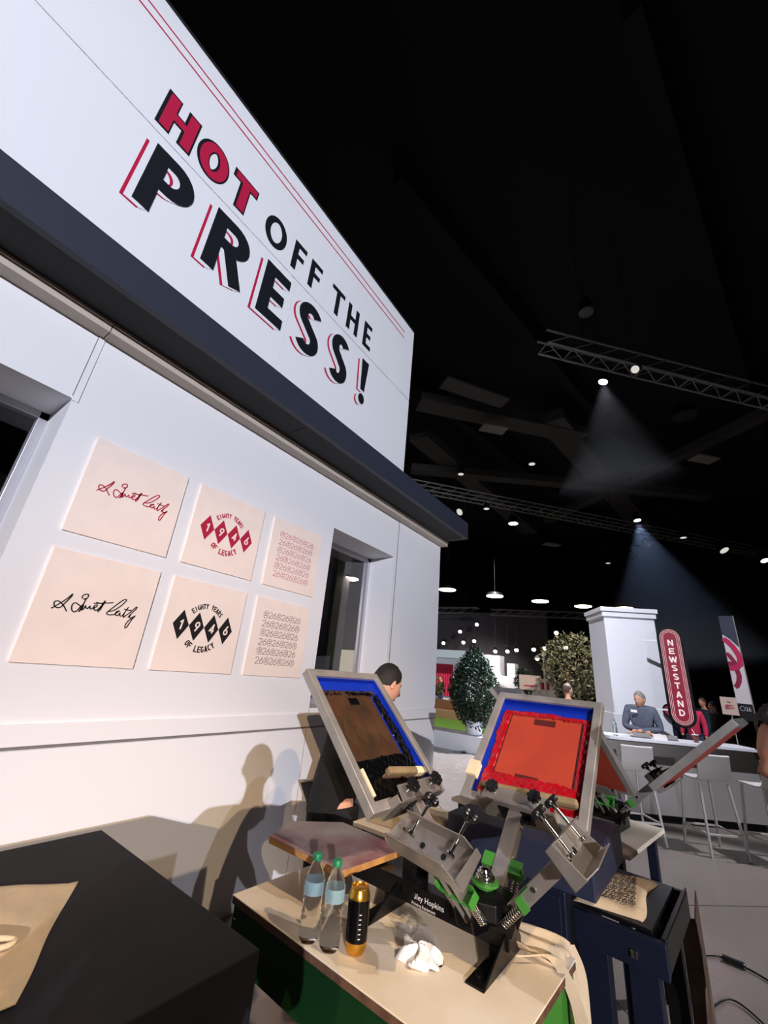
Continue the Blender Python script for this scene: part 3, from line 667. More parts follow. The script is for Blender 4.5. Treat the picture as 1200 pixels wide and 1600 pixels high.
def screen(name, label, M, kind, w=0.51, h=0.61, seed=3):
    """frame lies in local XY (x = u outward, y = s), top face z=0"""
    o = thing(name, label, 'printing screen', M @ V((h/2, 0, -0.02)), 'aluminium framed printing screens')
    b, dp = 0.036, 0.038
    g = G(); g.M = M
    oc = [(0, -w/2), (h, -w/2), (h, w/2), (0, w/2)]; ic = [(b, -w/2+b), (h-b, -w/2+b), (h-b, w/2-b), (b, w/2-b)]
    vs = [(x, y, 0) for x, y in oc]+[(x, y, 0) for x, y in ic]+[(x, y, -dp) for x, y in oc]+[(x, y, -dp) for x, y in ic]; fs = []
    for i in range(4):
        j = (i+1) % 4
        fs += [(i, j, 4+j, 4+i), (8+j, 8+i, 12+i, 12+j), (j, i, 8+i, 8+j), (4+i, 4+j, 12+j, 12+i)]
    g.add(vs, fs); obj('frame', g, ALU, o, bevel=0.003)
    zt = -dp+0.004
    g = G(); g.M = M; g.box((b, -w/2+b, zt-.001), (h-b, w/2-b, zt)); 
    stencil = ORMESH if kind == 'red' else BRMESH if kind == 'black' else BLUET
    fabric = obj('mesh_fabric', g, stencil, o)
    if kind == 'blue':
        g = G(); g.M = M; g.box((b, -w/2+b, -dp-.002), (h-b, w/2-b, -dp-.0005)); obj('print_side', g, ORMESH, o); return o
    if kind == 'orangeback':
        return o
    # tape border (inner walls + band)
    def band(x0, x1, y0, y1, z=zt+.0012): gb = G(); gb.M = M; gb.box((x0, y0, z-.001), (x1, y1, z)); return gb
    gt = G(); gt.M = M
    bw = 0.05; sb_ = 0.004 if kind == 'red' else bw*.6
    gt.box((h-b-bw, -w/2+b, zt), (h-b, w/2-b, zt+.0012)); gt.box((b, -w/2+b, zt), (h-b-bw, -w/2+b+sb_, zt+.0012)); gt.box((b, w/2-b-.016, zt), (h-b-bw, w/2-b, zt+.0012))
    gt.box((b, -w/2+b+.0005, zt), (h-b, -w/2+b+.002, -.012)); gt.box((b, w/2-b-.002, zt), (h-b, w/2-b-.0005, -.012)); gt.box((h-b-.002, -w/2+b, zt), (h-b-.0005, w/2-b, -.012))
    obj('blue_tape', gt, BLUET, o)
    # ink ring: grid with wobble
    rnd = random.Random(seed); ph = [rnd.uniform(0, 6.28) for _ in range(12)]
    nx, ny = 110, 92
    X0, X1, Y0, Y1 = b+.002, h-b-.012, -w/2+b+.002, w/2-b-.002
    if kind == 'red': sx0, sx1, sy0, sy1 = b+.135, h-b-.075, -w/2+b+.042, w/2-b-.055; tp, lf, rt = .036, .010, .0
    else: sx0, sx1, sy0, sy1 = b+.165, h-b-.075, -w/2+b+.075, w/2-b-.008; tp, lf, rt = .052, .002, .006
    def wob(t, k): return 0.006*math.sin(19*t+ph[k])+0.003*math.sin(57*t+ph[k+1])+0.0015*math.sin(190*t+ph[k+2])
    hs = {}; vs = []; 
    def hgt(x, y):
        q = min(x-X0, X1-tp+wob(y, 0)-x, y-(Y0+rt+wob(x, 3)), (Y1-lf+wob(x, 6))-y)
        ins = min(x-sx0-wob(y, 1)*.6, sx1-x+wob(y, 2)*.5, y-sy0, sy1-y)
        if q <= 0 or ins > 0: return None
        e = min(q, -ins)
        return min(e*0.8, 0.0065)*(0.75+0.3*math.sin(60*x+ph[9]+8*y)*math.sin(33*y+ph[10]))+0.0018+0.0016*math.sin(130*x+60*y)*math.sin(170*y)
    g = G(); g.M = M; idx = {}; vv = []; ff = []
    def vid(i, j, hgt_):
        if (i, j) not in idx:
            idx[(i, j)] = len(vv); vv.append((X0+(X1-X0)*i/nx, Y0+(Y1-Y0)*j/ny, zt+.0012+max(0.0006, hgt_)))
        return idx[(i, j)]
    H_ = [[hgt(X0+(X1-X0)*i/nx, Y0+(Y1-Y0)*j/ny) for j in range(ny+1)] for i in range(nx+1)]
    for i in range(nx):
        for j in range(ny):
            c = [H_[i][j], H_[i+1][j], H_[i+1][j+1], H_[i][j+1]]
            if all(k is not None for k in c):
                ff.append(tuple(vid(a, b2, k) for (a, b2), k in zip(((i, j), (i+1, j), (i+1, j+1), (i, j+1)), c)))
    g.add(vv, ff); obj('ink_film', g, REDI if kind == 'red' else BLKI, o, smooth=True)
    g = G(); g.M = M; r2 = random.Random(seed+1)
    for _ in range(60 if kind == 'red' else 110):
        side = r2.random()
        if side < .45: x, y = sx1+r2.uniform(-.004, .02), r2.uniform(sy0, sy1)
        elif side < .75: x, y = r2.uniform(sx0, sx1), sy0-r2.uniform(0, .03)
        else: x, y = sx0-r2.uniform(0, .08), r2.uniform(sy0, sy1)
        rr = r2.uniform(.0012, .0038); g.ell((x, y, zt+.006), (rr*r2.uniform(.8, 1.8), rr, rr), 7, 5)
    tag(obj('ink_speckles', g, REDI if kind == 'red' else BLKI, o, smooth=True), kind='stuff')
    if kind == 'red':
        g = G(); g.M = M; g.box((h-b-.118, -.055, zt), (h-b-.085, .045, zt+.0015)); obj('dark_label', g, LABELD, o)
        g = G(); g.M = M; g.box((b+.128, -.035, zt), (b+.145, .065, zt+.0015)); obj('dark_label', g, LABELD, o)
        for y in (sy0+.004, sy1-.002): g = G(); g.M = M; g.box((sx0, y-.0015, zt+.0012), (sx1, y+.0015, zt+.0022)); obj('edge_seam', g, INKBLK, o)
    else:
        g = G(); g.M = M; g.box((sx0, sy0-.006, zt), (sx1, sy0+.001, zt+.0042)); obj('blue_tape', g, BLUET, o)
        g = G(); g.M = M; g.box((h-b-.125, -.03, zt), (h-b-.09, .035, zt+.0015)); obj('dark_label', g, BLKI, o)
        g = G(); g.M = M
        for k in range(4):
            y = .13-.075*k; g.prism([(0.34, y), (0.30, y-.034), (0.235, y), (0.30, y+.034)], .0012, M @ V((0,0,zt)), M.to_3x3() @ V((1,0,0)), M.to_3x3() @ V((0,1,0))) if False else g.add([(0.39, y, zt+.0009), (0.31, y-.036, zt+.0009), (0.25, y, zt+.0009), (0.31, y+.036, zt+.0009)], [(0,1,2,3)])
        obj('ghost_diamonds', g, mat('ghost_stencil', (86, 60, 40), 0.3, rgb2=(68, 50, 34), nscale=9), o)
    return o
def hand(f, L, n): return f.mat(L, n)
F2 = FR1[0]; F1 = FR1[1]
M2 = F2.mat(ARMS1[0][2]+.012, 0.004); M1 = F1.mat(ARMS1[1][2]+.012, 0.004)
screen('red_screen', 'aluminium framed screen with glossy red ink and orange stencil on the near press', M2, 'red')
screen('black_screen', 'aluminium framed screen with wet black ink and brown stencil tilted over the platen', M1, 'black', seed=9)
# squeegees
def squeegee(label, M, x, y0, y1, tape=True, tilt=0.0):
    o = thing('squeegee', label, 'squeegee', M @ V((x, (y0+y1)/2, 0)))
    g = G(); g.M = M @ Matrix.Translation((x, (y0+y1)/2, -0.012)) @ Matrix.Rotation(tilt, 4, 'Z'); L = (y1-y0)/2
    g.box((-0.014, -L, 0.004), (0.014, L, 0.034)); obj('wooden_grip', g, SQW, o, bevel=0.008)
    g2 = G(); g2.M = g.M; g2.box((-0.004, -L+.004, -0.018), (0.004, L-.004, 0.004)); obj('rubber_blade', g2, TAN2, o)
    if tape:
        g3 = G(); g3.M = g.M; g3.box((-0.0148, -L+.02, 0.003), (0.0148, -L+.075, 0.0352)); obj('masking_tape_wrap', g3, TAPEY, o, bevel=0.008)
    return o
squeegee('wooden squeegee resting across the red ink of the red screen', M2, 0.075, -0.215, 0.175, False, 0.05)
squeegee('wooden squeegee with a taped end lying in the black ink screen', M1, 0.105, -0.17, 0.08, True, -0.12)
g = G(); g.M = M2; g.box((0.10, 0.214, -0.02), (0.17, 0.262, 0.012)); tag(obj('paper_tab', g, TAPEY), 'pale yellow card tab stuck on the left side of the red screen', 'card')
g = G(); g.M = M1; g.box((0.05, 0.205, -0.034), (0.15, 0.217, 0.004)); tag(obj('ink_scraper', g, TAPEY), 'tan card scraper standing inside the lower left corner of the black screen', 'scraper')

# things on the table ------------------------------------------------
def clear_mat():
    m = bpy.data.materials.new('clear_plastic'); m.use_nodes = True; b = m.node_tree.nodes['Principled BSDF']
    b.inputs['Base Color'].default_value = (0.93, 0.97, 1.0, 1); b.inputs['Transmission Weight'].default_value = 1.0; b.inputs['Roughness'].default_value = 0.03; b.inputs['IOR'].default_value = 1.18
    return m
CLEAR = clear_mat(); CAPG = mat('green_cap', (24, 120, 74), 0.4); LABB = mat('blue_label', (150, 184, 190), 0.4, alpha=0.6)
def bottle(label, c, z=TZ, s=1.0, full=True):
    o = thing('water_bottle', label, 'bottle', (*c, z), 'water bottles on the press table' if full else None)
    prof = [(0.0, 0.001), (0.026, 0.001), (0.030, 0.008), (0.031, 0.03)]
    zz = 0.03
    for k in range(6):
        prof += [(0.0285, zz+.006), (0.0312, zz+.012)]; zz += .013
    prof += [(0.0315, 0.115), (0.031, 0.150), (0.026, 0.170), (0.016, 0.186), (0.0115, 0.194), (0.0115, 0.200), (0.0, 0.200)]
    g = G(); g.M = Matrix.Translation((*c, z+.0005)) @ Matrix.Scale(s, 4); g.lathe([(r, h) for r, h in prof], n=28); obj('bottle_body', g, CLEAR, o, smooth=True)
    g = G(); g.M = Matrix.Translation((*c, z+.0005)) @ Matrix.Scale(s, 4); g.lathe([(0.0, .198), (.0145, .198), (.0145, .212), (.013, .2145), (0, .2145)], n=24); obj('cap', g, CAPG, o, smooth='auto')
    g = G(); g.M = Matrix.Translation((*c, z+.0005)) @ Matrix.Scale(s, 4)
    rr = [[(0.0318*math.cos(a), 0.0318*math.sin(a), h) for a in [2*PI*k/28 for k in range(28)]] for h in (0.115, 0.148)]
    g.ring_loft(rr, cap=False); obj('label_band', g, LABB, o, smooth=True)
    return o
bottle('clear water bottle with green cap, left and farther from the gold can', (1.245, 1.060))
bottle('clear water bottle with green cap, right one touching the gold can side', (1.258, 0.985))
o = thing('drink_can', 'tall black and gold energy drink can on the front of the press table', 'can', (1.300, 0.920, TZ))
GOLD = mat('gold_metal', (214, 160, 60), 0.25, metal=0.9)
def lat(prof, c, z, m, par, name, n=32, s=1.0):
    g = G(); g.M = Matrix.Translation((*c, z)); g.lathe(prof, n=n); return obj(name, g, m, par, smooth='auto')
lat([(0, .001), (.022, .001), (.0255, .003), (.031, .012), (.0328, .02), (.033, .032), (.033, .0325), (0, .0325)], (1.300, .920), TZ, GOLD, o, 'gold_base')
lat([(0, .033), (.0331, .033), (.0331, .130), (0, .130)], (1.300, .920), TZ, mat('can_black', (18, 16, 16), 0.25, metal=0.6), o, 'black_sleeve')
lat([(0, .1305), (.0331, .1305), (.0325, .138), (.0275, .150), (.0262, .153), (.0272, .1565), (.0255, .1575), (.0245, .153), (0, .152)], (1.300, .920), TZ, GOLD, o, 'gold_shoulder')
g = G()
for k in range(6): 
    a = 3.55+0.0*k; z = TZ+.045+k*.011
    pts = [(1.300+.0336*math.cos(t), .920+.0336*math.sin(t), z) for t in [3.9+.05*i for i in range(5)]]
    g.tube(pts, .0012, 5)
obj('small_print_lines', g, PAPER, o)
o = thing('pump_bottle', 'small squeeze bottle with black nozzle standing behind the gold can', 'bottle', (1.395, 1.00, TZ))
lat([(0, 0), (.02, 0), (.021, .004), (.021, .075), (.012, .088), (0, .088)], (1.395, 1.00), TZ, mat('smoky_plastic', (60, 60, 62), .3), o, 'bottle_body')
lat([(0, .0885), (.011, .0885), (.011, .104), (.004, .107), (.0035, .118), (0, .119)], (1.395, 1.00), TZ, PLASTB, o, 'nozzle')
# crumpled rag
def crumple(name, label, cat, c, r, m, seed, hz=0.5, parent=None):
    rnd = random.Random(seed); g = G(); n, k = 40, 22; vs = []; fs = []
    ph = [(rnd.uniform(3, 9), rnd.uniform(2, 8), rnd.uniform(0, 6.28), rnd.uniform(.05, .16)) for _ in range(9)]
    for i in range(k+1):
        t = (PI*.56)*i/k
        for j in range(n):
            p = 2*PI*j/n; q = 1+sum(a*math.sin(int(f1)*p+f2*t+o_) for f1, f2, o_, a in ph)*.9*math.sin(t)
            vs.append((c[0]+r[0]*q*math.sin(t)*math.cos(p), c[1]+r[1]*q*math.sin(t)*math.sin(p), max(c[2]+.001, c[2]+r[2]*q*math.cos(t)+(.012*math.sin(5*p+3*t) if i else 0))))
    for i in range(k):
        for j in range(n): fs.append((i*n+j, i*n+(j+1) % n, (i+1)*n+(j+1) % n, (i+1)*n+j))
    g.add(vs, fs); o = obj(name, g, m, parent, smooth='auto')
    if not parent: tag(o, label, cat)
    return o
rag = thing('plastic_bag', 'crumpled clear plastic bag with a white rag beside the press base', 'bag', (1.42, 0.77, TZ))
crumple('rag', '', '', (1.405, 0.765, TZ), (0.045, 0.06, 0.026), PAPER, 4, parent=rag)
FILM = mat('clear_film', (150, 146, 142), 0.15, alpha=0.22)
crumple('film', '', '', (1.445, 0.795, TZ), (0.045, 0.06, 0.055), FILM, 8, parent=rag)
# cream rag draped over the right table edge
def drape():
    g = G(); n, m_ = 30, 40; vs = []; fs = []
    for i in range(n+1):
        for j in range(m_+1):
            u, v = i/n, j/m_
            # along v: from table centre (0) over the right edge and down
            s = v*0.42; y = 0.62-s; z = TZ+.006
            edge = 0.437
            if y < edge: d = edge-y; y = edge-0.012-0.02*math.sin(u*9+1)*min(1, d*8)-0.03*min(1, d*4); z = TZ+.006-d*(0.75+0.35*math.sin(u*PI))
            x = 1.66+0.14*u+0.05*(v-.4)-0.06*(v > .5)*(v-.5)*math.cos(u*PI)
            z += 0.010*(1+math.sin(13*u+7*v))*(1-.3*v)+.006*math.sin(25*u+9*v)
            x += 0.008*math.sin(14*v+3*u)
            vs.append((x, y, z))
    for i in range(n):
        for j in range(m_): a = i*(m_+1)+j; fs.append((a, a+1, a+m_+2, a+m_+1))
    g.add(vs, fs); return g
o = tag(obj('cotton_rag', drape(), CANVAS, smooth=True), 'cream cotton rag draped over the right end of the green press table', 'rag')
md = o.modifiers.new('solid', 'SOLIDIFY'); md.thickness = 0.004
g = G(); pts = bez([(1.60, .52, .885), (1.66, .45, .885), (1.665, .405, .84), (1.70, .385, .76), (1.74, .385, .70), (1.77, .39, .74), (1.79, .40, .82), (1.80, .43, .872)], 6)
rings = []
for k, p in enumerate(pts):
    d = (pts[min(k+1, len(pts)-1)]-pts[max(k-1, 0)]).normalized(); b = V((.55, -.83, .1)).normalized(); a = d.cross(b).normalized()
    rings.append([p+b*.017+a*.002, p-b*.017+a*.002, p-b*.017-a*.002, p+b*.017-a*.002])
g.ring_loft(rings); obj('strap_loop', g, CANVAS, o, smooth=False)

# ------------------------------------------------------------------ second press and blue stands
H2 = (3.50, 0.52, -0.02)
ARMS2 = [(-0.166+PI/2, 0.793, 0.29, 0.07), (-0.166-PI/2, 0.733, 0.29, 0.07), (PI-0.166, 0.608, 0.29, 0.07)]
P2, FR2, R2 = press('printing_press', 'second screen printing press standing behind the red screen', H2, ARMS2, -0.166, full=False)
mm = FR2[0].mat(.302, .004); screen('blue_screen', 'far screen with blue tape peeking above the red screen frame', mm, 'blue')
mm = FR2[1].mat(.302, .004); screen('raised_screen', 'screen seen edge-on, raised steeply in front of the white counter', mm, 'blue')
squeegee('short wooden squeegee resting in the edge-on raised screen', mm, 0.07, -0.17, 0.14, False)
mm = FR2[2].mat(.302, .004); screen('orange_screen', 'orange backed screen seen from beneath, right behind the red screen', mm, 'blue')
t2 = thing('press_table', 'cream topped table under the second printing press', 'table', (3.5, 0.8, 0))
g = G(); g.M = Matrix.Translation((3.5, .85, 0)) @ Matrix.Rotation(-.166, 4, 'Z'); g.box((-.42, -.55, .815), (.35, .6, .838)); obj('tabletop', g, CREAM, t2, bevel=.002)
for x in (-.38, .28):
    for y in (-.5, .52):
        g = G(); g.M = Matrix.Translation((3.5, .85, 0)) @ Matrix.Rotation(-.166, 4, 'Z'); g.box((x, y, 0), (x+.05, y+.05, .815)); obj('leg', g, NAVY, t2)
cb = thing('navy_cabinet', 'navy enamel metal cabinet behind the near press below the red screen', 'cabinet', (2.6, .75, 0))
g = G(); g.M = Matrix.Translation((2.24, 0.42, 0)) @ Matrix.Rotation(-.05, 4, 'Z')
g.box((0, 0, 0.845), (0.62, 0.68, 1.0)); obj('hood', g, NAVYG, cb, bevel=.006)
g2 = G(); g2.M = g.M; g2.box((.004, .12, .30), (.60, .67, .8445)); obj('body', g2, NAVY, cb, bevel=.006)
g2 = G(); g2.M = g.M; g2.box((-.003, .14, .33), (.0035, .65, .82)); obj('front_panel', g2, NAVY, cb, bevel=.003)
for x in (.02, .55):
    for y in (.14, .60): g2 = G(); g2.M = g.M; g2.box((x, y, 0), (x+.05, y+.05, .30)); obj('leg', g2, BLKMET, cb)
g2 = G(); g2.M = g.M; g2.box((.20, .10, 1.0), (.27, .16, 1.001)); obj('sticker', g2, GREY3, cb)
st = thing('navy_press_stand', 'navy steel stand with broad legs right of the near table holding a printed tote', 'stand', (2.5, .35, 0))
def sb(name, a, b, m=NAVY, bev=.003): g = G(); g.M = Matrix.Translation((2.28, 0.54, 0)) @ Matrix.Rotation(-.10, 4, 'Z'); g.box(a, b); return obj(name, g, m, st, bevel=bev)
sb('front_rail', (0, -.345, .69), (.03, -.02, .795)); sb('side_rail', (.03, -.345, .70), (.62, -.325, .80), BLKMET); sb('rear_rail', (.60, -.32, .70), (.63, -.02, .795), BLKMET)
sb('leg', (0.005, -.31, 0), (.065, -.21, .69)); sb('leg', (0.005, -.14, 0), (.065, -.03, .69)); sb('leg', (.55, -.30, 0), (.61, -.22, .70), BLKMET)
sb('shelf', (.035, -.30, .795), (.58, -.025, .81), BLKMET); sb('rail_bolt', (-.012, -.25, .72), (-.0005, -.225, .745), CHROME, .004); sb('tool_tray', (.06, -.31, .745), (.30, -.215, .755), BLKMET)
g = G()
pt = thing('printed_tote', 'cream tote printed with a repeating 26 pattern lying on the navy stand', 'tote bag', (2.62, .38, .81))
cg = cloth('', '', None, [(2.30, .52), (2.33, .28), (2.80, .255), (2.74, .52)], .8105, CANVAS, thick=.010, waves=.003, seed=5); obj('bag_body', cg, CANVAS, pt, smooth='auto')
xv = V((.30, -1, 0)).normalized(); xv = V((.04, -.245, 0)).normalized(); yv = V((.99, .06, 0)).normalized()
g = G(); pattern_geo(g, 0.01, 0.05, .22, .34, V((2.305, .52, .8345)), xv, yv, rows=6, t=.0042); obj('pattern_print', g, PRNGRY, pt)
# cream covered side table with stacked printed sheets behind the black screen
s3 = thing('side_table', 'low side table with a cream cover behind the black ink screen', 'table', (2.35, 1.3, 0))
g = G(); g.box((2.06, 1.10, .875), (2.66, 1.54, .895)); obj('tabletop', g, CREAM, s3, bevel=.002)
for x in (2.08, 2.60):
    for y in (1.12, 1.49): g = G(); g.box((x, y, 0), (x+.04, y+.04, .875)); obj('leg', g, BLKMET, s3)
g = cloth('cotton_sheet', 'cream cotton sheet with smudged print lying on the side table', 'fabric', [(2.12, 1.50), (2.15, 1.14), (2.60, 1.15), (2.58, 1.50)], .896, CANVAS, seed=12)
# cardboard
g = G()
bp = [(3.02, .175), (3.30, .16), (3.31, .10), (3.05, .095)]
g.prism([(p[0], p[1]) for p in bp], .60, (0,0,0.001), (1,0,0), (0,1,0))
o = thing('cardboard_sheet', 'tall folded brown cardboard sheet standing on the floor right of the navy stand', 'cardboard', (3.1, .13, 0))
for k, (a, b2) in enumerate((((2.98, .185), (3.42, .165)), ((2.98, .185), (3.02, .125)), ((3.02, .125), (3.42, .12)))):
    g = G(); g.bar((a[0], a[1], .33), (b2[0], b2[1], .33), .006, .64); obj('cardboard_panel', g, KRAFT, o)
# floor cable with inline connector
g = G(); g.tube(bez([(3.55, .30, .012), (3.85, .23, .012), (4.25, .22, .012), (4.45, .10, .012), (4.42, -.10, .012), (4.2, -.35, .012), (3.9, -.7, .012)], 8), .006, 8)
o = tag(obj('power_cable', g, BLKMET, smooth=True), 'thin black cable snaking over the floor at the right edge', 'cable')
g = G(); g.bar((4.455, .06, .018), (4.44, -.06, .018), .035, .03); obj('inline_connector', g, PLASTB, o, bevel=.006)
g = G(); g.tube(bez([(3.62, .20, .012), (3.95, .06, .012), (3.85, -.08, .012), (3.55, -.2, .012)], 8), .005, 8); tag(obj('power_cable', g, BLKMET, smooth=True), 'second thin dark cable curling out from the cardboard sheet', 'cable')
# ================================================================== PEOPLE
def skin_mesh(name, verts, edges, radii, sub=2):
    me = bpy.data.meshes.new(name); me.from_pydata([V(v) for v in verts], edges, [])
    o = bpy.data.objects.new(name, me); COL.objects.link(o)
    md = o.modifiers.new('s', 'SKIN'); md.use_smooth_shade = True
    for i, r in enumerate(radii):
        rr = r if isinstance(r, tuple) else (r, r)
        me.skin_vertices[0].data[i].radius = rr
    me.skin_vertices[0].data[0].use_root = True
    if sub: ss = o.modifiers.new('u', 'SUBSURF'); ss.levels = sub; ss.render_levels = sub
    bpy.context.view_layer.update()
    dg = bpy.context.evaluated_depsgraph_get(); ev = bpy.data.meshes.new_from_object(o.evaluated_get(dg))
    vs = [v.co.copy() for v in ev.vertices]; fs = [tuple(p.vertices) for p in ev.polygons]
    bpy.data.objects.remove(o); bpy.data.meshes.remove(me); bpy.data.meshes.remove(ev)
    return vs, fs
def chain(g, pts, radii, sub=2):
    vs, fs = skin_mesh('k', pts, [(i, i+1) for i in range(len(pts)-1)], radii, sub); g.add(vs, fs)
def head_geo(g, c, fwd, up, s=1.0):
    """face-shaped head; c = centre, fwd = gaze direction"""
    fwd = V(fwd).normalized(); up = (V(up)-fwd*V(up).dot(fwd)).normalized(); lf = up.cross(fwd)
    n, m = 36, 26; vs = []; fs = []
    def P(th, ph):
        # th from top 0..pi, ph around, 0 = forward
        x = math.sin(th)*math.cos(ph); y = math.sin(th)*math.sin(ph); z = math.cos(th)
        X = 0.096*x; Y = 0.075*y; Z = 0.118*z
        if z < 0: Y *= 1-0.33*z*z; X = X*(1-.12*z*z)+(.012*z*z if x > 0 else 0.022*(-z))
        f = max(0, x)
        if x > 0:
            X += .026*math.exp(-((z+.14)/.15)**2-(y/.16)**2)+.008*math.exp(-((z-.05)/.22)**2-(y/.14)**2)   # nose
            X -= .012*math.exp(-((z-.06)/.13)**2-((abs(y)-.36)/.2)**2)                                     # eye sockets
            X += .007*math.exp(-((z-.25)/.12)**2-(y/.6)**2)                                               # brow
            X += .007*math.exp(-((z+.47)/.07)**2-(y/.3)**2)+.006*math.exp(-((z+.60)/.06)**2-(y/.26)**2)    # lips
            X -= .004*math.exp(-((z+.535)/.025)**2-(y/.3)**2)
            X += .012*math.exp(-((z+.86)/.13)**2-(y/.35)**2)                                              # chin
        return V(c)+(fwd*X+lf*Y+up*Z)*s
    for i in range(1, m):
        for j in range(n): vs.append(P(PI*i/m, 2*PI*j/n))
    vs += [P(0, 0), P(PI, 0)]
    for i in range(m-2):
        for j in range(n): fs.append((i*n+j, (i+1)*n+j, (i+1)*n+(j+1) % n, i*n+(j+1) % n))
    T = (m-1)*n
    for j in range(n): fs.append((T, j, (j+1) % n)); fs.append((T+1, (m-2)*n+(j+1) % n, (m-2)*n+j))
    g.add(vs, fs)
    R = Matrix((fwd, lf, up)).transposed()
    for sd in (-1, 1):   # ears
        g.ell(V(c)+(lf*sd*.076-fwd*.006-up*.006)*s, (.018*s, .008*s, .031*s), 12, 8, R @ Matrix.Rotation(sd*.35, 3, 'Z'))
        g.ell(V(c)+(lf*sd*.082-fwd*.004-up*.004)*s, (.010*s, .006*s, .020*s), 10, 6, R)
    return fwd, up, lf
def hair_geo(g, c, fwd, up, lf, s=1.0, back=1.0, front=.90, vol=1.0, curly=0.0):
    n, m = 36, 18; vs = []; fs = []
    for i in range(m+1):
        for j in range(n):
            ph = 2*PI*j/n; cp = math.cos(ph)
            lim = front+(1-cp)/2*(1.0*back)+.30*math.sin(ph)**2   # hair reaches lower at the back
            th = lim*i/m+.0001
            k = 1.07*vol+0.03*math.sin(ph*7+th*9)*(.5+curly*3)+curly*.12*math.sin(ph*13+5)*math.sin(th*15)
            x = math.sin(th)*cp; y = math.sin(th)*math.sin(ph); z = math.cos(th)
            e = 1-.10*(i/m)**6
            vs.append(V(c)+(fwd*(0.098*x*k*e-.004)+lf*0.078*y*k*e+up*0.120*z*(k+.02))*s)
    for i in range(m):
        for j in range(n): fs.append((i*n+j, i*n+(j+1) % n, (i+1)*n+(j+1) % n, (i+1)*n+j))
    g.add(vs, fs)
def hand_geo(g, wrist, d, palm_n, s=1.0, curl=0.5, sub=1):
    d = V(d).normalized(); pn = (V(palm_n)-d*V(palm_n).dot(d)).normalized(); sd = d.cross(pn)
    w = V(wrist)
    chain(g, [w-d*.01, w+d*.04*s, w+d*.085*s], [(.020*s, .024*s), (.022*s, .034*s), (.016*s, .036*s)], sub)
    for k, (off, L) in enumerate(((-.030, .070), (-.010, .080), (.010, .075), (.029, .060))):
        p0 = w+d*.072*s+sd*off*s; a = curl*.5; pts = [p0]; dd = d.copy()
        for q, fr_ in enumerate((.25, .4, .32, .28)):
            if q: dd = (Matrix.Rotation(a*(1 if q else 0), 3, sd) @ dd)
            pts.append(pts[-1]+dd*L*fr_*s)
        chain(g, pts, [.0095*s, .0095*s, .009*s, .008*s, .0065*s], sub)
    t0 = w+d*.025*s-sd*.024*s; td = (d*.75-sd*.65+pn*.25).normalized()
    chain(g, [t0, t0+td*.032*s, t0+(td*.06+d*.012)*s, t0+(td*.075+d*.03)*s], [.013*s, .012*s, .010*s, .008*s], sub)
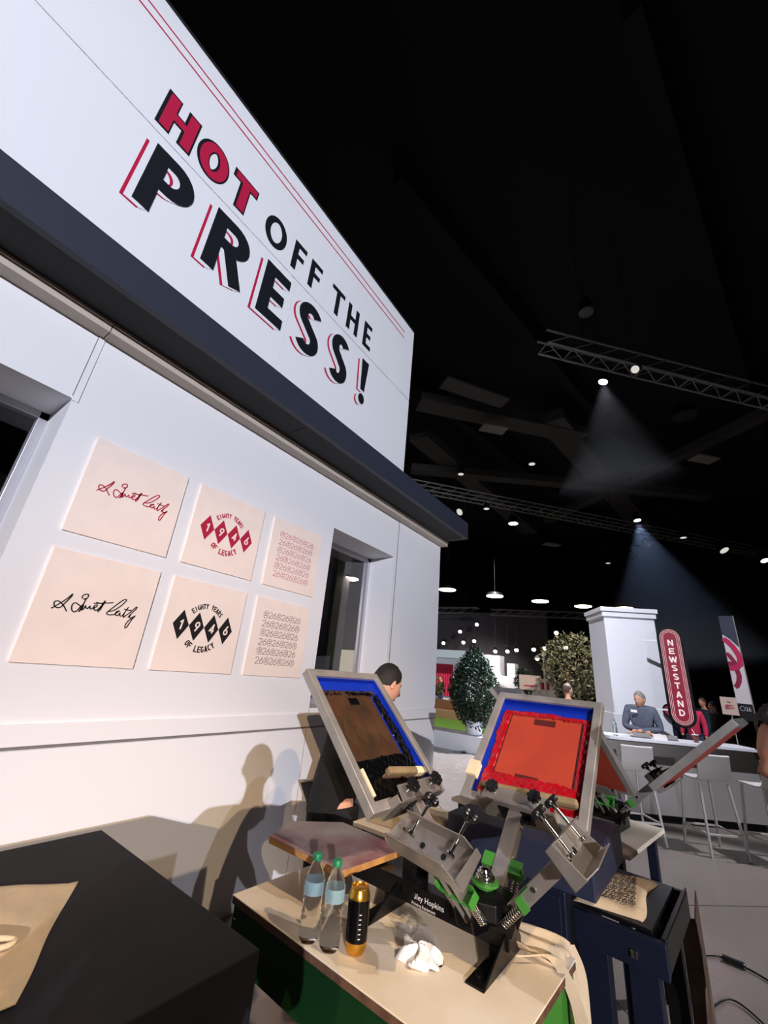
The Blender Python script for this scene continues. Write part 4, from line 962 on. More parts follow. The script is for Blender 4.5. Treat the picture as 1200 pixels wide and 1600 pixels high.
def person(name, label, J, cloth_top, cloth_leg, skin_m, hair_m, group=None, detail=True, hair=dict(), shoes=True, fwd=(1,0,0), upv=(0,0,1), female=0.0, sleeves='long', hs=1.0, extras=None):
    """J: joints in world coordinates"""
    base = (J['pelvis'][0], J['pelvis'][1], 0)
    o = thing('person', label, 'person', base, group)
    p = {k: V(v) for k, v in J.items()}
    sub = 2
    g = G()
    # body: one continuous skinned surface
    names = ['pelvis', 'waist', 'chest', 'neck', 'head']
    vs = [p['pelvis'], p['waist'], p['chest'], p['neck'], p['head']]; ed = [(0,1),(1,2),(2,3),(3,4)]
    rad = [(.092, .078), (.100, .080), (.138, .100), (.052, .055), (.055, .06)]
    for s_ in 'LR':
        i = len(vs); vs += [p['shoulder'+s_], p['elbow'+s_], p['wrist'+s_]]; rad += [.060, .042, .027]; ed += [(2, i), (i, i+1), (i+1, i+2)]
        i = len(vs); vs += [p['hip'+s_], p['knee'+s_], p['ankle'+s_], p['toe'+s_]]; rad += [.070, .052, .038, .035]; ed += [(0, i), (i, i+1), (i+1, i+2), (i+2, i+3)]
    v2, f2 = skin_mesh('b', vs, ed, rad, sub); g.add(v2, f2)
    f_, u_, l_ = head_geo(g, p['head'], fwd, upv, hs)
    if detail:
        for s_ in 'LR':
            d = p.get('hdir'+s_, p['wrist'+s_]-p['elbow'+s_]); hand_geo(g, p['wrist'+s_], d, p.get('palm'+s_, V((0,0,-1))+l_*0.2), 1.0, .5)
    body = obj('body', g, skin_m, o, smooth=True)
    # eyes, brows
    if detail:
        for s_ in (-1, 1):
            g = G(); g.ell(p['head']+(f_*.078+l_*s_*.028+u_*.010)*hs, (.010, .012, .0085), 10, 6, Matrix((f_, l_, u_)).transposed()); e = obj('eye', g, PAPER, o, smooth=True)
            g = G(); g.ell(p['head']+(f_*.0865+l_*s_*.028+u_*.009)*hs, (.003, .0055, .0055), 8, 6, Matrix((f_, l_, u_)).transposed()); obj('iris', g, HAIRD, e, smooth=True)
            g = G(); b0 = p['head']+(f_*.0885+l_*s_*.016+u_*.028)*hs; b1 = p['head']+(f_*.083+l_*s_*.043+u_*.029)*hs; g.tube([b0, (b0+b1)/2+u_*.003, b1], [.002, .003, .0015], 6); obj('eyebrow', g, hair_m, o)
        g = G(); m0 = p['head']+(f_*.090-u_*.063)*hs; g.tube([m0-l_*.019-f_*.006, m0, m0+l_*.019-f_*.006], [.0015, .003, .0015], 6); obj('lips', g, mat('lip', (150, 84, 78), .5), o)
    if hair is not None:
        g = G(); hair_geo(g, p['head'], f_, u_, l_, hs, **hair); obj('hair', g, hair_m, o, smooth=True)
    # clothes: shells slightly larger than the body
    g = G(); vs = [p['pelvis']+(p['pelvis']-p['waist'])*.95, p['waist'], p['chest'], p['neck']-(p['neck']-p['chest'])*.25]; ed = [(0,1),(1,2),(2,3)]; rad = [(.160, .138), (.156, .134), (.166, .130), (.080, .080)]
    for s_ in 'LR':
        i = len(vs); q = p['elbow'+s_]+(p['wrist'+s_]-p['elbow'+s_])*(.86 if sleeves == 'long' else -.2)
        if sleeves == 'long': vs += [p['shoulder'+s_], p['elbow'+s_], q]; rad += [.076, .058, .042]; ed += [(2, i), (i, i+1), (i+1, i+2)]
        else: vs += [p['shoulder'+s_], p['shoulder'+s_]+(p['elbow'+s_]-p['shoulder'+s_])*.7]; rad += [.076, .060]; ed += [(2, i), (i, i+1)]
    v2, f2 = skin_mesh('b', vs, ed, rad, sub); g.add(v2, f2); top = obj('jacket' if detail else 'top', g, cloth_top, o, smooth=True)
    g = G(); vs = [p['pelvis']+(p['waist']-p['pelvis'])*.55]; rad = [(.142, .114)]; ed = []
    for s_ in 'LR':
        i = len(vs); vs += [p['hip'+s_], p['knee'+s_], p['ankle'+s_]+V((0,0,.02))]; rad += [.100, .076, .060]; ed += [(0, i), (i, i+1), (i+1, i+2)]
    v2, f2 = skin_mesh('b', vs, ed, rad, sub); g.add(v2, f2); obj('trousers', g, cloth_leg, o, smooth=True)
    if shoes:
        for s_ in 'LR':
            g = G(); a = p['ankle'+s_]; t = p['toe'+s_]; d = (t-a); d.z = 0; d.normalize()
            chain(g, [V((a.x, a.y, .055))-d*.05, V((a.x, a.y, .05))+d*.04, V((a.x, a.y, .035))+d*.15], [(.045, .045), (.045, .045), (.035, .030)], 1); obj('shoe', g, PLASTB, o, smooth=True)
    if extras: extras(o, p, f_, u_, l_)
    return o
def pose(pos, yaw, h=1.75, lean=0.0, side=0.0, arms='down', headp=None):
    """simple poser: pos floor point, yaw facing, lean forward radians"""
    k = h/1.75; c, s = math.cos(yaw), math.sin(yaw)
    def W(x, y, z): return V((pos[0]+x*c-y*s, pos[1]+x*s+y*c, z))
    J = {}; hz = .93*k
    J['pelvis'] = W(0, 0, hz)
    def T(x, y, z):   # torso coordinates above pelvis with lean
        zz = z-hz; return W(x+zz*math.sin(lean), y+zz*math.sin(side), hz+zz*math.cos(lean)*math.cos(side))
    J['waist'] = T(0, 0, hz+.17*k); J['chest'] = T(0, 0, hz+.40*k); J['neck'] = T(.01, 0, hz+.57*k); J['head'] = headp or T(.035, 0, hz+.70*k)
    for n, sd in (('L', 1), ('R', -1)):
        J['shoulder'+n] = T(0, sd*.185*k, hz+.47*k)
        J['hip'+n] = W(0, sd*.095*k, hz-.06); J['knee'+n] = W(.02, sd*.11, .50*k); J['ankle'+n] = W(-.01, sd*.12, .09); J['toe'+n] = W(.15, sd*.14, .03)
        if arms == 'down': J['elbow'+n] = T(-.01, sd*.235*k, hz+.19*k); J['wrist'+n] = T(.06, sd*.24*k, hz-.06*k)
        elif arms == 'front': J['elbow'+n] = T(.06, sd*.25*k, hz+.18*k); J['wrist'+n] = T(.30, sd*.10*k, hz+.13*k)
        elif arms == 'phone': J['elbow'+n] = T(.16, sd*.22*k, hz+.30*k); J['wrist'+n] = T(.20, sd*.09*k, hz+.58*k)
        elif arms == 'hip': J['elbow'+n] = T(-.03, sd*.38*k, hz+.22*k); J['wrist'+n] = T(.04, sd*.17*k, hz+.05*k)
    return J
# man in black bending over by the wall
J = pose((2.19, 1.80), -0.2, 1.74, lean=0.45, arms='front')
J['head'] = V((2.365, 1.595, 1.565)); J['neck'] = V((2.30, 1.64, 1.43)); J['chest'] = V((2.21, 1.70, 1.27)); J['waist'] = V((2.18, 1.76, 1.08)); J['pelvis'] = V((2.18, 1.80, .92))
for n, sd in (('L', 1), ('R', -1)):
    J['shoulder'+n] = V((2.235+.05*sd, 1.68+sd*.17, 1.345)); J['elbow'+n] = V((2.31+.03*sd, 1.66+sd*.19, 1.09)); J['wrist'+n] = V((2.50, 1.60+sd*.11, 1.01))
person('person', 'dark haired person in black shirt and trousers bending forward behind the black ink screen', J, CLBLK, CLBLK, SKIN, HAIRD, fwd=(.84, -.36, -.42), upv=(.3, 0, .9), hair=dict(back=.9, front=.92, vol=1.03))
# photographer: stands behind the camera, seen only by the shadow on the facade
PHX, PHY = -0.46, -0.20
J = pose((PHX, PHY), 0.78, 1.86, arms='hip')
J['elbowR'] = V((PHX+.2, PHY-.16, 1.22)); J['wristR'] = V((PHX+.22, PHY+.10, 1.42))
person('person', 'photographer behind the viewpoint, seen only as a double shadow on the facade', J, CLBLK, CLJEAN, SKIN, HAIRB, fwd=(.7, .7, 0))
# woman with curly hair at the right border
J = pose((1.83, -.68), 2.3, 1.66, lean=.25, arms='front')
J['head'] = V((1.60, -.228, 1.52)); J['neck'] = V((1.64, -.32, 1.41)); J['chest'] = V((1.74, -.48, 1.26))
for n, sd in (('L', 1), ('R', -1)):
    J['shoulder'+n] = V((1.75-.13*sd, -.50-.13*sd, 1.32)); J['elbow'+n] = V((1.83-.17*sd, -.58-.17*sd, 1.07)); J['wrist'+n] = V((1.79-.1*sd, -.46-.1*sd, .99))
def curls(o, p, f_, u_, l_):
    g = G(); r = random.Random(2)
    for _ in range(150):
        th = r.uniform(0, 1.9); ph = r.uniform(0, 6.28)
        if math.cos(ph) > -.1 and th > .55: continue
        q = p['head']+f_*(.108*math.sin(th)*math.cos(ph)-.012)+l_*.096*math.sin(th)*math.sin(ph)+u_*.135*math.cos(th)
        a = r.uniform(0, 6.28); g.tube([q+V((math.cos(a+t)*.014, math.sin(a+t)*.014, -.006*t)) for t in [.9*k for k in range(7)]], .006, 5)
    obj('curls', g, HAIRD, o, smooth=True, label='dark curly locks')
person('person', 'person with dark curly hair looking down at the right border of the photo', J, CLBLK, CLJEAN, SKIN2, HAIRD, fwd=(-.42, .88, -.18), upv=(0, .1, 1), hair=dict(back=1.2, vol=1.05, curly=.3, front=.80), extras=curls)

# ================================================================== COUNTER AREA
CA = V((7.42, 1.02, 0)); CB = V((8.72, -.80, 0)); cd = (CB-CA).normalized(); cn = V((cd.y, -cd.x, 0)); 
if cn.x < 0: cn = -cn
ct = thing('service_counter', 'long grey counter with a bright white top below the tall white tower', 'counter', (CA+CB)/2)
def slab(g, a, b, n, d0, d1, z0, z1):
    q = [a+n*d0, b+n*d0, b+n*d1, a+n*d1]
    return g.add([(p.x, p.y, z0) for p in q]+[(p.x, p.y, z1) for p in q], [(3,2,1,0),(4,5,6,7),(0,1,5,4),(1,2,6,5),(2,3,7,6),(3,0,4,7)])
g = slab(G(), CA, CB, cn, 0, .52, 1.01, 1.05); obj('countertop', g, WHITEP, ct, bevel=.003)
g = slab(G(), CA+cd*.03, CB-cd*.03, cn, .14, .48, .10, 1.009); obj('front_panel', g, GREYP, ct)
g = slab(G(), CA+cd*.06, CB-cd*.06, cn, .18, .44, 0, .10); obj('kick_plinth', g, DARKW, ct)
# tower
tw = thing('display_tower', 'tall white boxy tower with a moulded cap rising behind the counter', 'tower', (10.0, 1.1, 0))
q = [V((9.62, 1.19, 0)), V((10.02, 0.33, 0)), V((10.75, 0.72, 0)), V((10.35, 1.60, 0))]
def quadbox(q, z0, z1, grow=0.0):
    c = sum(q, V((0,0,0)))/4; q = [c+(p-c)*(1+grow/((p-c).length)) for p in q]
    return G().add([(p.x, p.y, z0) for p in q]+[(p.x, p.y, z1) for p in q], [(3,2,1,0),(4,5,6,7),(0,1,5,4),(1,2,6,5),(2,3,7,6),(3,0,4,7)])
obj('shaft', quadbox(q, 0, 3.10), WHITEP, tw); obj('cap_moulding', quadbox(q, 3.10, 3.20, .05), WHITEP, tw, bevel=.01); obj('cap_slab', quadbox(q, 3.205, 3.29, .085), WHITEP, tw, bevel=.005); obj('base_moulding', quadbox(q, 0, 1.28, .03), WHITEP, tw, bevel=.01)
# NEWSSTAND blade sign
ns = thing('blade_sign', 'tall rounded crimson sign reading NEWSSTAND beside the white tower', 'sign', (9.55, .11, 1.15))
nx_ = V((-.10, -.995, 0)).normalized()   # picture right
fx = 9.52
def rr_poly(hw, hh, n=14): return arc(0, hh-hw, hw, hw, 0, 180, n)+arc(0, -(hh-hw), hw, hw, 180, 360, n)
c0 = V((fx, .115, 2.03)); NZ = nx_.cross(V((0,0,1))).normalized()
sgn = -1 if NZ.x > 0 else 1
def blade(hw, hh, d0, t): 
    g = G(); g.prism(rr_poly(hw, hh), t, c0+V((-d0, 0, 0)), nx_, (0,0,1)); return g
def fit_prism(hw, hh, x0, x1):
    g = G(); g.prism(rr_poly(hw, hh), .001, c0, nx_, (0,0,1)); n = len(g.v)//2
    for i in range(n): g.v[i] = V((x0+(g.v[i].x-c0.x), g.v[i].y, g.v[i].z)); g.v[n+i] = V((x1+(g.v[n+i].x-c0.x), g.v[n+i].y, g.v[n+i].z))
    return g
obj('casing', fit_prism(.205, .86, fx, fx+.18), PLASTB, ns); 
RB = glow('lit_crimson', (176, 22, 62), .55); RL = glow('lit_white', (255, 236, 238), .9)
fc = obj('crimson_face', fit_prism(.160, .815, fx-.003, fx), RB, ns)
g = G()
for hw, hh in ((.153, .808), (.129, .784), (.105, .760)): g.stroke([(x, y) for x, y in rr_poly(hw, hh)], .0045, c0+V((-.0045, 0, 0)), nx_, (0,0,1), closed=True)
obj('white_border_lines', g, RL, ns)
g = G()
for k, ch in enumerate('NEWSSTAND'): 
    w = .085 if ch != 'W' else .12
    put(g, ch, -w/2, .565-k*.148-.05, w, .105, .021, c0+V((-.0055, 0, 0)), nx_, (0,0,1))
obj('lettering', g, RL, ns)
g = G(); g.box((fx+.05, .30, 2.62), (fx+.10, .55, 2.65)); g.box((fx+.05, .30, 1.42), (fx+.10, .75, 1.45)); obj('bracket', g, WHITEP, ns)
# small round mirror sign behind the man
g = G(); g.cyl((9.9, .30, 1.42), (9.93, .30, 1.42), .12, n=28); rs = tag(obj('round_sign', g, PLASTB), 'small round black and red sign behind the person in grey', 'sign')
g = G(); g.cyl((9.895, .30, 1.42), (9.899, .30, 1.42), .085, n=28); obj('red_face', g, RB, rs)
# man in grey at the counter
J = pose((8.72, .66), 3.0, 1.78, lean=.22, arms='front')
J['head'] = V((8.57, .66, 1.575)); 
J['wristL'] = V((8.36, .74, 1.10)); J['wristR'] = V((8.40, .62, 1.10)); J['elbowL'] = V((8.62, .42, 1.14)); J['elbowR'] = V((8.62, .93, 1.14))
def badge_(o, p, f_, u_, l_):
    g = G(); c = p['chest']+V((-.135, .09, .045)); g.box((c.x-.003, c.y-.045, c.z-.02), (c.x, c.y+.045, c.z+.02)); obj('name_badge', g, PAPER, o)
person('person', 'grey haired person in a grey zip pullover leaning on the white counter', J, CLGRY, CLJEAN, SKIN, HAIRG, fwd=(-.86, .45, -.2), hair=dict(back=.8), extras=badge_)
J = pose((9.2, 1.92), .3, 1.72); person('person', 'short haired person in navy seen from behind above the red screen frame', J, CLNAV, CLJEAN, SKIN, HAIRB, fwd=(.8, -.6, 0))
# counter items
def on(t, d, z=1.05): p = CA+cd*t+cn*d; return (p.x, p.y, z)
p = on(.16, .12); bottle('small clear water bottle on the left part of the white counter', (p[0], p[1]), 1.05, 1.0, False)
for k, (t, w, lab) in enumerate(((.42, .26, 'black napkin tray on the counter beside the water bottle'), (.72, .2, 'white leaflet holder on the counter before the person in grey'), (.94, .14, 'small grey card stand on the white counter'))):
    a = CA+cd*t+cn*.10; b_ = CA+cd*(t+w)+cn*.10; o = thing('card_holder', lab, 'holder', ((a+b_)/2)+V((0,0,1.05)))
    g = slab(G(), a, b_, cn, 0, .10, 1.051, 1.065); obj('base', g, GREY3 if k != 1 else WHITEP, o)
    g = slab(G(), a, b_, cn, .015, .022, 1.065, 1.12); obj('card', g, PAPER if k == 1 else GREYP, o)
p = on(1.40, .18); o = thing('iced_drink', 'clear cup of brown iced drink standing alone on the right of the counter', 'cup', p)
g = G(); g.M = Matrix.Translation(p); g.lathe([(0, .001), (.028, .001), (.040, .10), (.0, .10)], n=20); obj('cup_body', g, mat('iced_coffee', (110, 70, 54), .3), o, smooth='auto')
g = G(); g.M = Matrix.Translation(p); g.lathe([(0, .101), (.043, .101), (.043, .112), (0, .114)], n=20); obj('lid', g, PAPER, o, smooth='auto')
g = G(); g.cyl((p[0], p[1], 1.16), (p[0]+.01, p[1]+.03, 1.23), .004, n=8); obj('straw', g, PAPER, o)
# bar stools
STW = mat('stool_shell', (196, 190, 184), .5)
def stool(x, y, yaw, label):
    o = thing('bar_stool', label, 'bar stool', (x, y, 0), 'white bar stools along the counter'); Mx = Matrix.Translation((x, y, 0)) @ Matrix.Rotation(yaw, 4, 'Z')
    g = G(); g.M = Mx; rings = []      # shell profile: seat then back (local +x = towards counter)
    prof = [(.19, .745), (.17, .752), (.05, .748), (-.10, .748), (-.165, .760), (-.192, .80), (-.20, .86), (-.212, .95), (-.222, 1.03)]
    for x_, z_ in prof:
        rings.append([(x_-.006, -.20, z_), (x_-.004, -.10, z_-.004), (x_-.002, 0, z_-.006), (x_-.004, .10, z_-.004), (x_-.006, .20, z_), (x_+.004, .20, z_+.014), (x_+.006, .10, z_+.010), (x_+.008, 0, z_+.008), (x_+.006, -.10, z_+.010), (x_+.004, -.20, z_+.014)])
    g.ring_loft(rings); obj('seat_shell', g, STW, o, smooth='auto')
    for a, b in ((-1, -1), (-1, 1), (1, -1), (1, 1)):
        g = G(); g.M = Mx; g.bar((a*.15, b*.17, .735), (a*.215, b*.215, 0.0), .022, .022, (1,0,0)); obj('leg', g, STW, o)
    for (a, b) in (((-.196, -.204), (-.196, .204)), ((.196, -.204), (.196, .204)), ((-.196, .204), (.196, .204)), ((-.196, -.204), (.196, -.204))):
        g = G(); g.M = Mx; g.bar((*a, .22), (*b, .22), .018, .018); obj('footrest_bar', g, STW, o)
sy = math.atan2(cn.y, cn.x)
stool(6.86, .75, sy, 'pale bar stool standing half hidden behind the second printing press')
stool(7.16, -.02, sy, 'pale bar stool with its whole back visible in the middle of the counter')
stool(7.35, -.62, sy, 'pale bar stool cut by the right border beside the curly haired person')
stool(8.15, -1.05, sy, 'pale bar stool farthest back by the right end of the counter')
# poster on a pole + feather banner
o = thing('poster_stand', 'tan sign card with red lines on a thin pole right of the NEWSSTAND sign', 'sign', (9.4, -.70, 0))
rt = V((-.12, -.99, 0)).normalized()
def vcard(par, name, c, w, h, m, th=.008, right=rt): 
    g = G(); c = V(c); nn = V((1, 0, 0)); a = c-right*w/2; b = c+right*w/2; g.bar((a.x, a.y, c.z), (b.x, b.y, c.z), th, h); return obj(name, g, m, par)
CARDT = mat('tan_card', (176, 156, 142), .8)
vcard(o, 'card', (9.4, -.555, 1.60), .215, .27, CARDT)
g = G()
for k, (w, z) in enumerate(((.05, 1.66), (.10, 1.615), (.12, 1.59), (.13, 1.565))): g.bar((9.392, -.555+w/2, z), (9.388, -.555-w/2, z), .003, .009)
obj('red_text_lines', g, PRNRED, o)
g = G(); g.cyl((9.42, -.565, 0.0), (9.42, -.565, 1.60), .008, n=8); g.lathe([(0, 0), (.14, 0), (.14, .012), (0, .014)], c=(9.42, -.565, 0), n=20); obj('pole', g, GREYP, o)
o = thing('feather_banner', 'tall banner with a crimson curved ribbon emblem on white under a grey top', 'banner', (13.9, -1.1, 0))
BX = 14.0; by0, by1 = -0.985, -1.27
rows = [(3.77, -1.00, -1.27), (1.28, -.97, -1.28)]
def bcell(g, poly, d=0.0): # poly in (u 0..1 across, z)
    g.prism([(u, z) for u, z in poly], .001, (BX-d, -.985, 0), V((0, -.285, 0)), (0,0,1))
NBK = mat('banner_grey', (66, 70, 88), .8); WBN = mat('banner_white', (230, 222, 228), .8); RBN = mat('banner_crimson', (200, 46, 96), .7); RBD = mat('banner_wine', (150, 36, 70), .7); BBK = mat('banner_black', (30, 30, 36), .8)
g = G(); g.box((BX, -1.27, 1.28), (BX+.006, -.985, 3.77)); bp_ = obj('banner_cloth', g, WBN, o)
g = G(); bcell(g, [(0, 3.30), (.5, 3.18), (1, 2.98), (1, 3.77), (0, 3.77)], .002); obj('grey_top', g, NBK, bp_)
g = G(); bcell(g, [(0, 1.28), (1, 1.28), (1, 1.66), (0, 1.66)], .002); obj('black_foot', g, BBK, bp_)
def ribbon(pts, w, m, d): g = G(); g.stroke(pts, w, (BX-d, -.985, 0), V((0, -1, 0)), (0,0,1)); obj('emblem_ribbon', g, m, bp_)
ribbon([(.0, 2.60), (.09, 2.56), (.14, 2.46), (.16, 2.30), (.135, 2.17), (.08, 2.06), (.03, 2.03)], .10, RBD, .003)
ribbon([(.0, 2.83), (.05, 2.78), (.10, 2.68), (.15, 2.57)], .09, RBD, .0034)
ribbon([(.0, 3.19), (.08, 3.12), (.16, 3.0), (.225, 2.84), (.25, 2.72), (.235, 2.58), (.16, 2.50), (.07, 2.47), (0.0, 2.48)], .115, RBN, .0045)
g = G(); g.stroke(arc(.09, 1.55, .045, .05, 0, 360, 20)[:-1], .008, (BX-.004, -.985, 0), V((0, -1, 0)), (0,0,1), closed=True)
for i, ch in enumerate('26'): put(g, ch, .15+.05*i, 1.50, .042, .09, .010, (BX-.004, -.985, 0), V((0, -1, 0)), (0,0,1))
obj('white_26_print', g, WBN, bp_)
g = G(); g.cyl((BX+.02, -1.28, 0), (BX+.02, -1.28, 3.78), .014, n=8); g.box((BX-.3, -1.5, 0), (BX+.3, -.9, .02)); obj('pole', g, GREYP, o)

# ================================================================== GREENERY AND STREET SET
def foliage(g, c, r, n, ls, seed, shape=None):
    rnd = random.Random(seed)
    for _ in range(n):
        while True:
            p = V((rnd.uniform(-1, 1), rnd.uniform(-1, 1), rnd.uniform(-1, 1)))
            L = p.length
            if L < 1 and L > .35+.4*rnd.random(): break
        k = shape(p) if shape else 1
        q = V(c)+V((p.x*r[0]*k, p.y*r[1]*k, p.z*r[2]))
        a = V((rnd.gauss(0, 1), rnd.gauss(0, 1), rnd.gauss(0, 1)-.2)).normalized(); b = a.cross(V((rnd.gauss(0, 1), rnd.gauss(0, 1), rnd.gauss(0, 1)))).normalized()
        l = ls*rnd.uniform(.6, 1.3); w = l*.42
        g.add([q, q+a*l*.5+b*w*.5, q+a*l, q+a*l*.5-b*w*.5], [(0,1,2,3)])
    return g
def bush(name, label, c, r, n, ls, seed, leafm, pot=None, trunk=None, shape=None, group=None):
    o = thing(name, label, 'tree', (c[0], c[1], pot[0] if pot else c[2]-r[2]), group)
    obj('foliage', foliage(G(), c, r, n, ls, seed, shape), leafm, o)
    if trunk:
        g = G(); rnd = random.Random(seed)
        for k in range(trunk[2]):
            a = rnd.uniform(0, 6.28); e = V(c)+V((math.cos(a)*r[0]*.5, math.sin(a)*r[1]*.5, r[2]*.4)); s_ = V((c[0], c[1], trunk[0]))
            g.tube([s_, s_*.5+e*.5+V((.05, .03, 0)), e], [trunk[1], trunk[1]*.6, trunk[1]*.25], 7)
        obj('trunk', g, BARK, o, smooth=True)
    if pot:
        g = G(); g.lathe([(0, 0.001), (pot[1]*.75, 0.001), (pot[1], pot[2]), (pot[1]*.88, pot[2]), (pot[1]*.85, pot[2]*.9), (0, pot[2]*.9)], c=(c[0], c[1], pot[0]), n=24); obj('pot', g, WHITEP, o, smooth='auto')
    return o
g = G(); g.box((10.35, 3.2, 0), (11.05, 8.5, .38)); tag(obj('display_platform', g, WHITEP, bevel=.005), 'low white platform running behind the big dark bush', 'platform')
bush('potted_bush', 'large dark green rounded bush in a white pot on the low white platform', (10.75, 4.52, 1.46), (.66, .66, 1.0), 10000, .08, 5, LEAF, pot=(.382, .24, .30), trunk=(.66, .05, 5), shape=lambda p: 1.0-.42*max(0, p.z)-.12*max(0, -p.z))
bush('olive_tree', 'pale olive tree with loose branches left of the white tower', (13.2, 2.55, 2.25), (.75, .85, .95), 2600, .12, 8, LEAFO, trunk=(0.0, .06, 7))
bush('potted_tree', 'small potted tree with red flowers before the distant white booth', (17.0, 5.05, 1.75), (.42, .42, .5), 900, .12, 11, LEAF, pot=(.0, .25, .95), trunk=(1.0, .04, 4))
g = G(); g.box((11.1, 5.2, 0), (14.28, 11, .30)); tag(obj('lawn_strip', g, GRASS), 'strip of artificial lawn behind the white platform', 'lawn')
g = G(); g.box((14.3, 5.2, 0), (14.6, 12, .56)); o = tag(obj('planter_box', g, TAN, bevel=.01), 'tan low wall behind the lawn strip with brown ledge', 'planter')
g = G(); g.box((14.62, 5.2, 0), (15.2, 12, .86)); obj('brown_ledge', g, TAN2, o)
bush('grass_clump', 'dry ornamental grasses growing on the brown ledge', (14.92, 8.3, 1.29), (.25, .8, .42), 500, .22, 14, LEAFO)
# street lamp, flag, small booth sign
o = thing('street_lamp', 'white street lamp post with a hooded lantern and a striped flag', 'lamp', (19, 4.9, 0))
g = G(); g.cyl((19, 4.82, 0), (19, 4.82, 3.0), .05, n=10); obj('post', g, WHITEP, o)
g = G(); g.tube([(19, 4.82, 2.9), (19, 4.95, 2.92), (19, 5.1, 2.85)], .025, 8); g.cyl((19, 5.1, 2.72), (19, 5.1, 2.86), .16, .03, 14); obj('lantern_arm', g, WHITEP, o)
g = G(); g.ell((19, 5.1, 2.70), (.07, .07, .05)); obj('bulb', g, LAMP_W, o)
g = G(); g.prism([(0, 2.65), (.05, 1.85), (.3, 1.65), (.32, 2.55)], .01, (19.02, 4.78, 0), (0, -1, 0), (0, 0, 1)); fl_ = obj('flag', g, WBN, o)
g = G()
for k in range(4): g.prism([(.02+k*.08, 2.6-.02*k), (.04+k*.08, 1.85-.04*k), (.075+k*.08, 1.83-.05*k), (.06+k*.08, 2.58-.02*k)], .002, (19.008, 4.78, 0), (0, -1, 0), (0, 0, 1))
obj('flag_stripes', g, CLRED, fl_)
o = thing('booth_sign', 'tan rectangular sign board with small red writing above the red screen', 'sign', (13.5, 4.0, 0))
g = G(); g.box((13.5, 3.55, 1.50), (13.53, 4.20, 1.92)); obj('card', g, CARDT, o)
g = G(); g.box((13.495, 3.68, 1.60), (13.4995, 4.05, 1.635)); obj('red_text_line', g, PRNRED, o)
g = G(); g.box((13.53, 3.6, 0), (13.56, 3.66, 1.5)); g.box((13.53, 4.1, 0), (13.56, 4.16, 1.5)); obj('post', g, GREYP, o)
# far booths
o = thing('stage_booth', 'distant white booth with a pale roof edge and crimson curtains', 'booth', (23, 11.5, 0))
g = G(); g.box((22.6, 8.6, 0), (23.6, 15.5, 3.0)); obj('walls', g, WHITEP, o)
g = G(); g.box((21.2, 8.8, 2.72), (22.6, 15.5, 2.80)); g.box((21.2, 8.8, 2.80), (21.25, 15.5, 3.05)); obj('canopy', g, glow('lit_soffit', (214, 230, 240), .45), o)  # emission stands in for the light on the white soffit
g = G(); rr = []
for k in range(61): y = 10.75+k*.03; rr.append((22.5+.05*math.sin(k*1.3), y))
for a, b in zip(rr[:-1], rr[1:]): g.bar((a[0], a[1], 1.5), (b[0], b[1], 1.5), .02, 1.7)
obj('crimson_curtain', g, CLRED, o)
g = G(); g.box((22.5, 9.98, .85), (22.58, 10.36, 1.65)); obj('cyan_screen', g, SCRN, o)
g = G(); g.box((22.45, 9.0, 1.75), (22.6, 10.1, 2.45)); obj('grey_header', g, NBK, o)
g = G(); g.box((22.52, 10.4, 0), (22.6, 10.6, 2.6)); obj('pilaster', g, WHITEP, o)
o = thing('low_booth', 'distant long white booth wall with a raised block at its left', 'booth', (21, 6.5, 0))
g = G(); g.box((21, 4.9, 0), (21.5, 8.2, 1.95)); obj('long_wall', g, WHITEP, o)
g = G(); g.box((21.2, 7.55, 1.95), (21.9, 8.1, 2.9)); obj('raised_block', g, WHITEP, o); g = G(); g.box((21.1, 6.75, 1.95), (21.6, 7.15, 2.55)); obj('small_block', g, WHITEP, o)
g = G(); g.box((20.98, 5.15, 1.5), (20.995, 5.55, 1.8)); obj('red_emblem', g, CLRED, o)
# window view: columns, lit kiosk
g = G(); g.box((11.5, 10.5, 0), (12.3, 11.3, 12)); tag(obj('hall_column', g, COLG), 'broad grey column seen through the right facade window', 'column')
g = G(); g.box((8.3, 5.9, 0), (8.75, 6.35, 12)); tag(obj('hall_column', g, COLG), 'near grey column at the right side of the window opening', 'column')
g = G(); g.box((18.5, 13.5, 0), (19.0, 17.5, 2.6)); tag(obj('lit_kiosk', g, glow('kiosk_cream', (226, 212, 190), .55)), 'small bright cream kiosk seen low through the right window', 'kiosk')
# crowd
crowd = [((22.0, 11.2), 2.6, CLBLK, HAIRB, 'distant person in black before the crimson curtain'), ((21.8, 10.3), 2.2, CLNAV, HAIRG, 'distant person in blue before the crimson curtain'), ((21.9, 9.9), 3.0, CLBLK, HAIRD, 'distant person in dark clothes near the cyan screen'),
         ((14.6, 3.05), 3.4, CLBLK, HAIRG, 'laughing person with a crimson lanyard near the tan sign board'), ((14.2, 2.75), 1.2, CLPNK, HAIRD, 'person in a blush top left of the olive tree trunk'),
         ((13.0, -.02), 2.9, CLRED, HAIRD, 'person in crimson behind the counter right of the NEWSSTAND sign'), ((14.8, -.55), 2.0, CLBLK, HAIRD, 'dark clad person standing behind the tan sign card'), ((15.6, -.35), 2.4, CLNAV, HAIRB, 'far person in navy in the dark background crowd'), ((15.4, -1.6), 3.3, CLBLK, HAIRB, 'far person in black right of the banner'),
         ((15.9, .30), 2.8, CLNAV, HAIRD, 'far person in navy left of the crimson one')]
for (pos, yaw, ctm, hm, lab) in crowd:
    J = pose(pos, yaw, random.uniform(1.62, 1.8)); person('person', lab, J, ctm, CLJEAN if ctm is not CLJEAN else CLBLK, SKIN, hm, group='people in the background', detail=False, fwd=(math.cos(yaw), math.sin(yaw), 0))

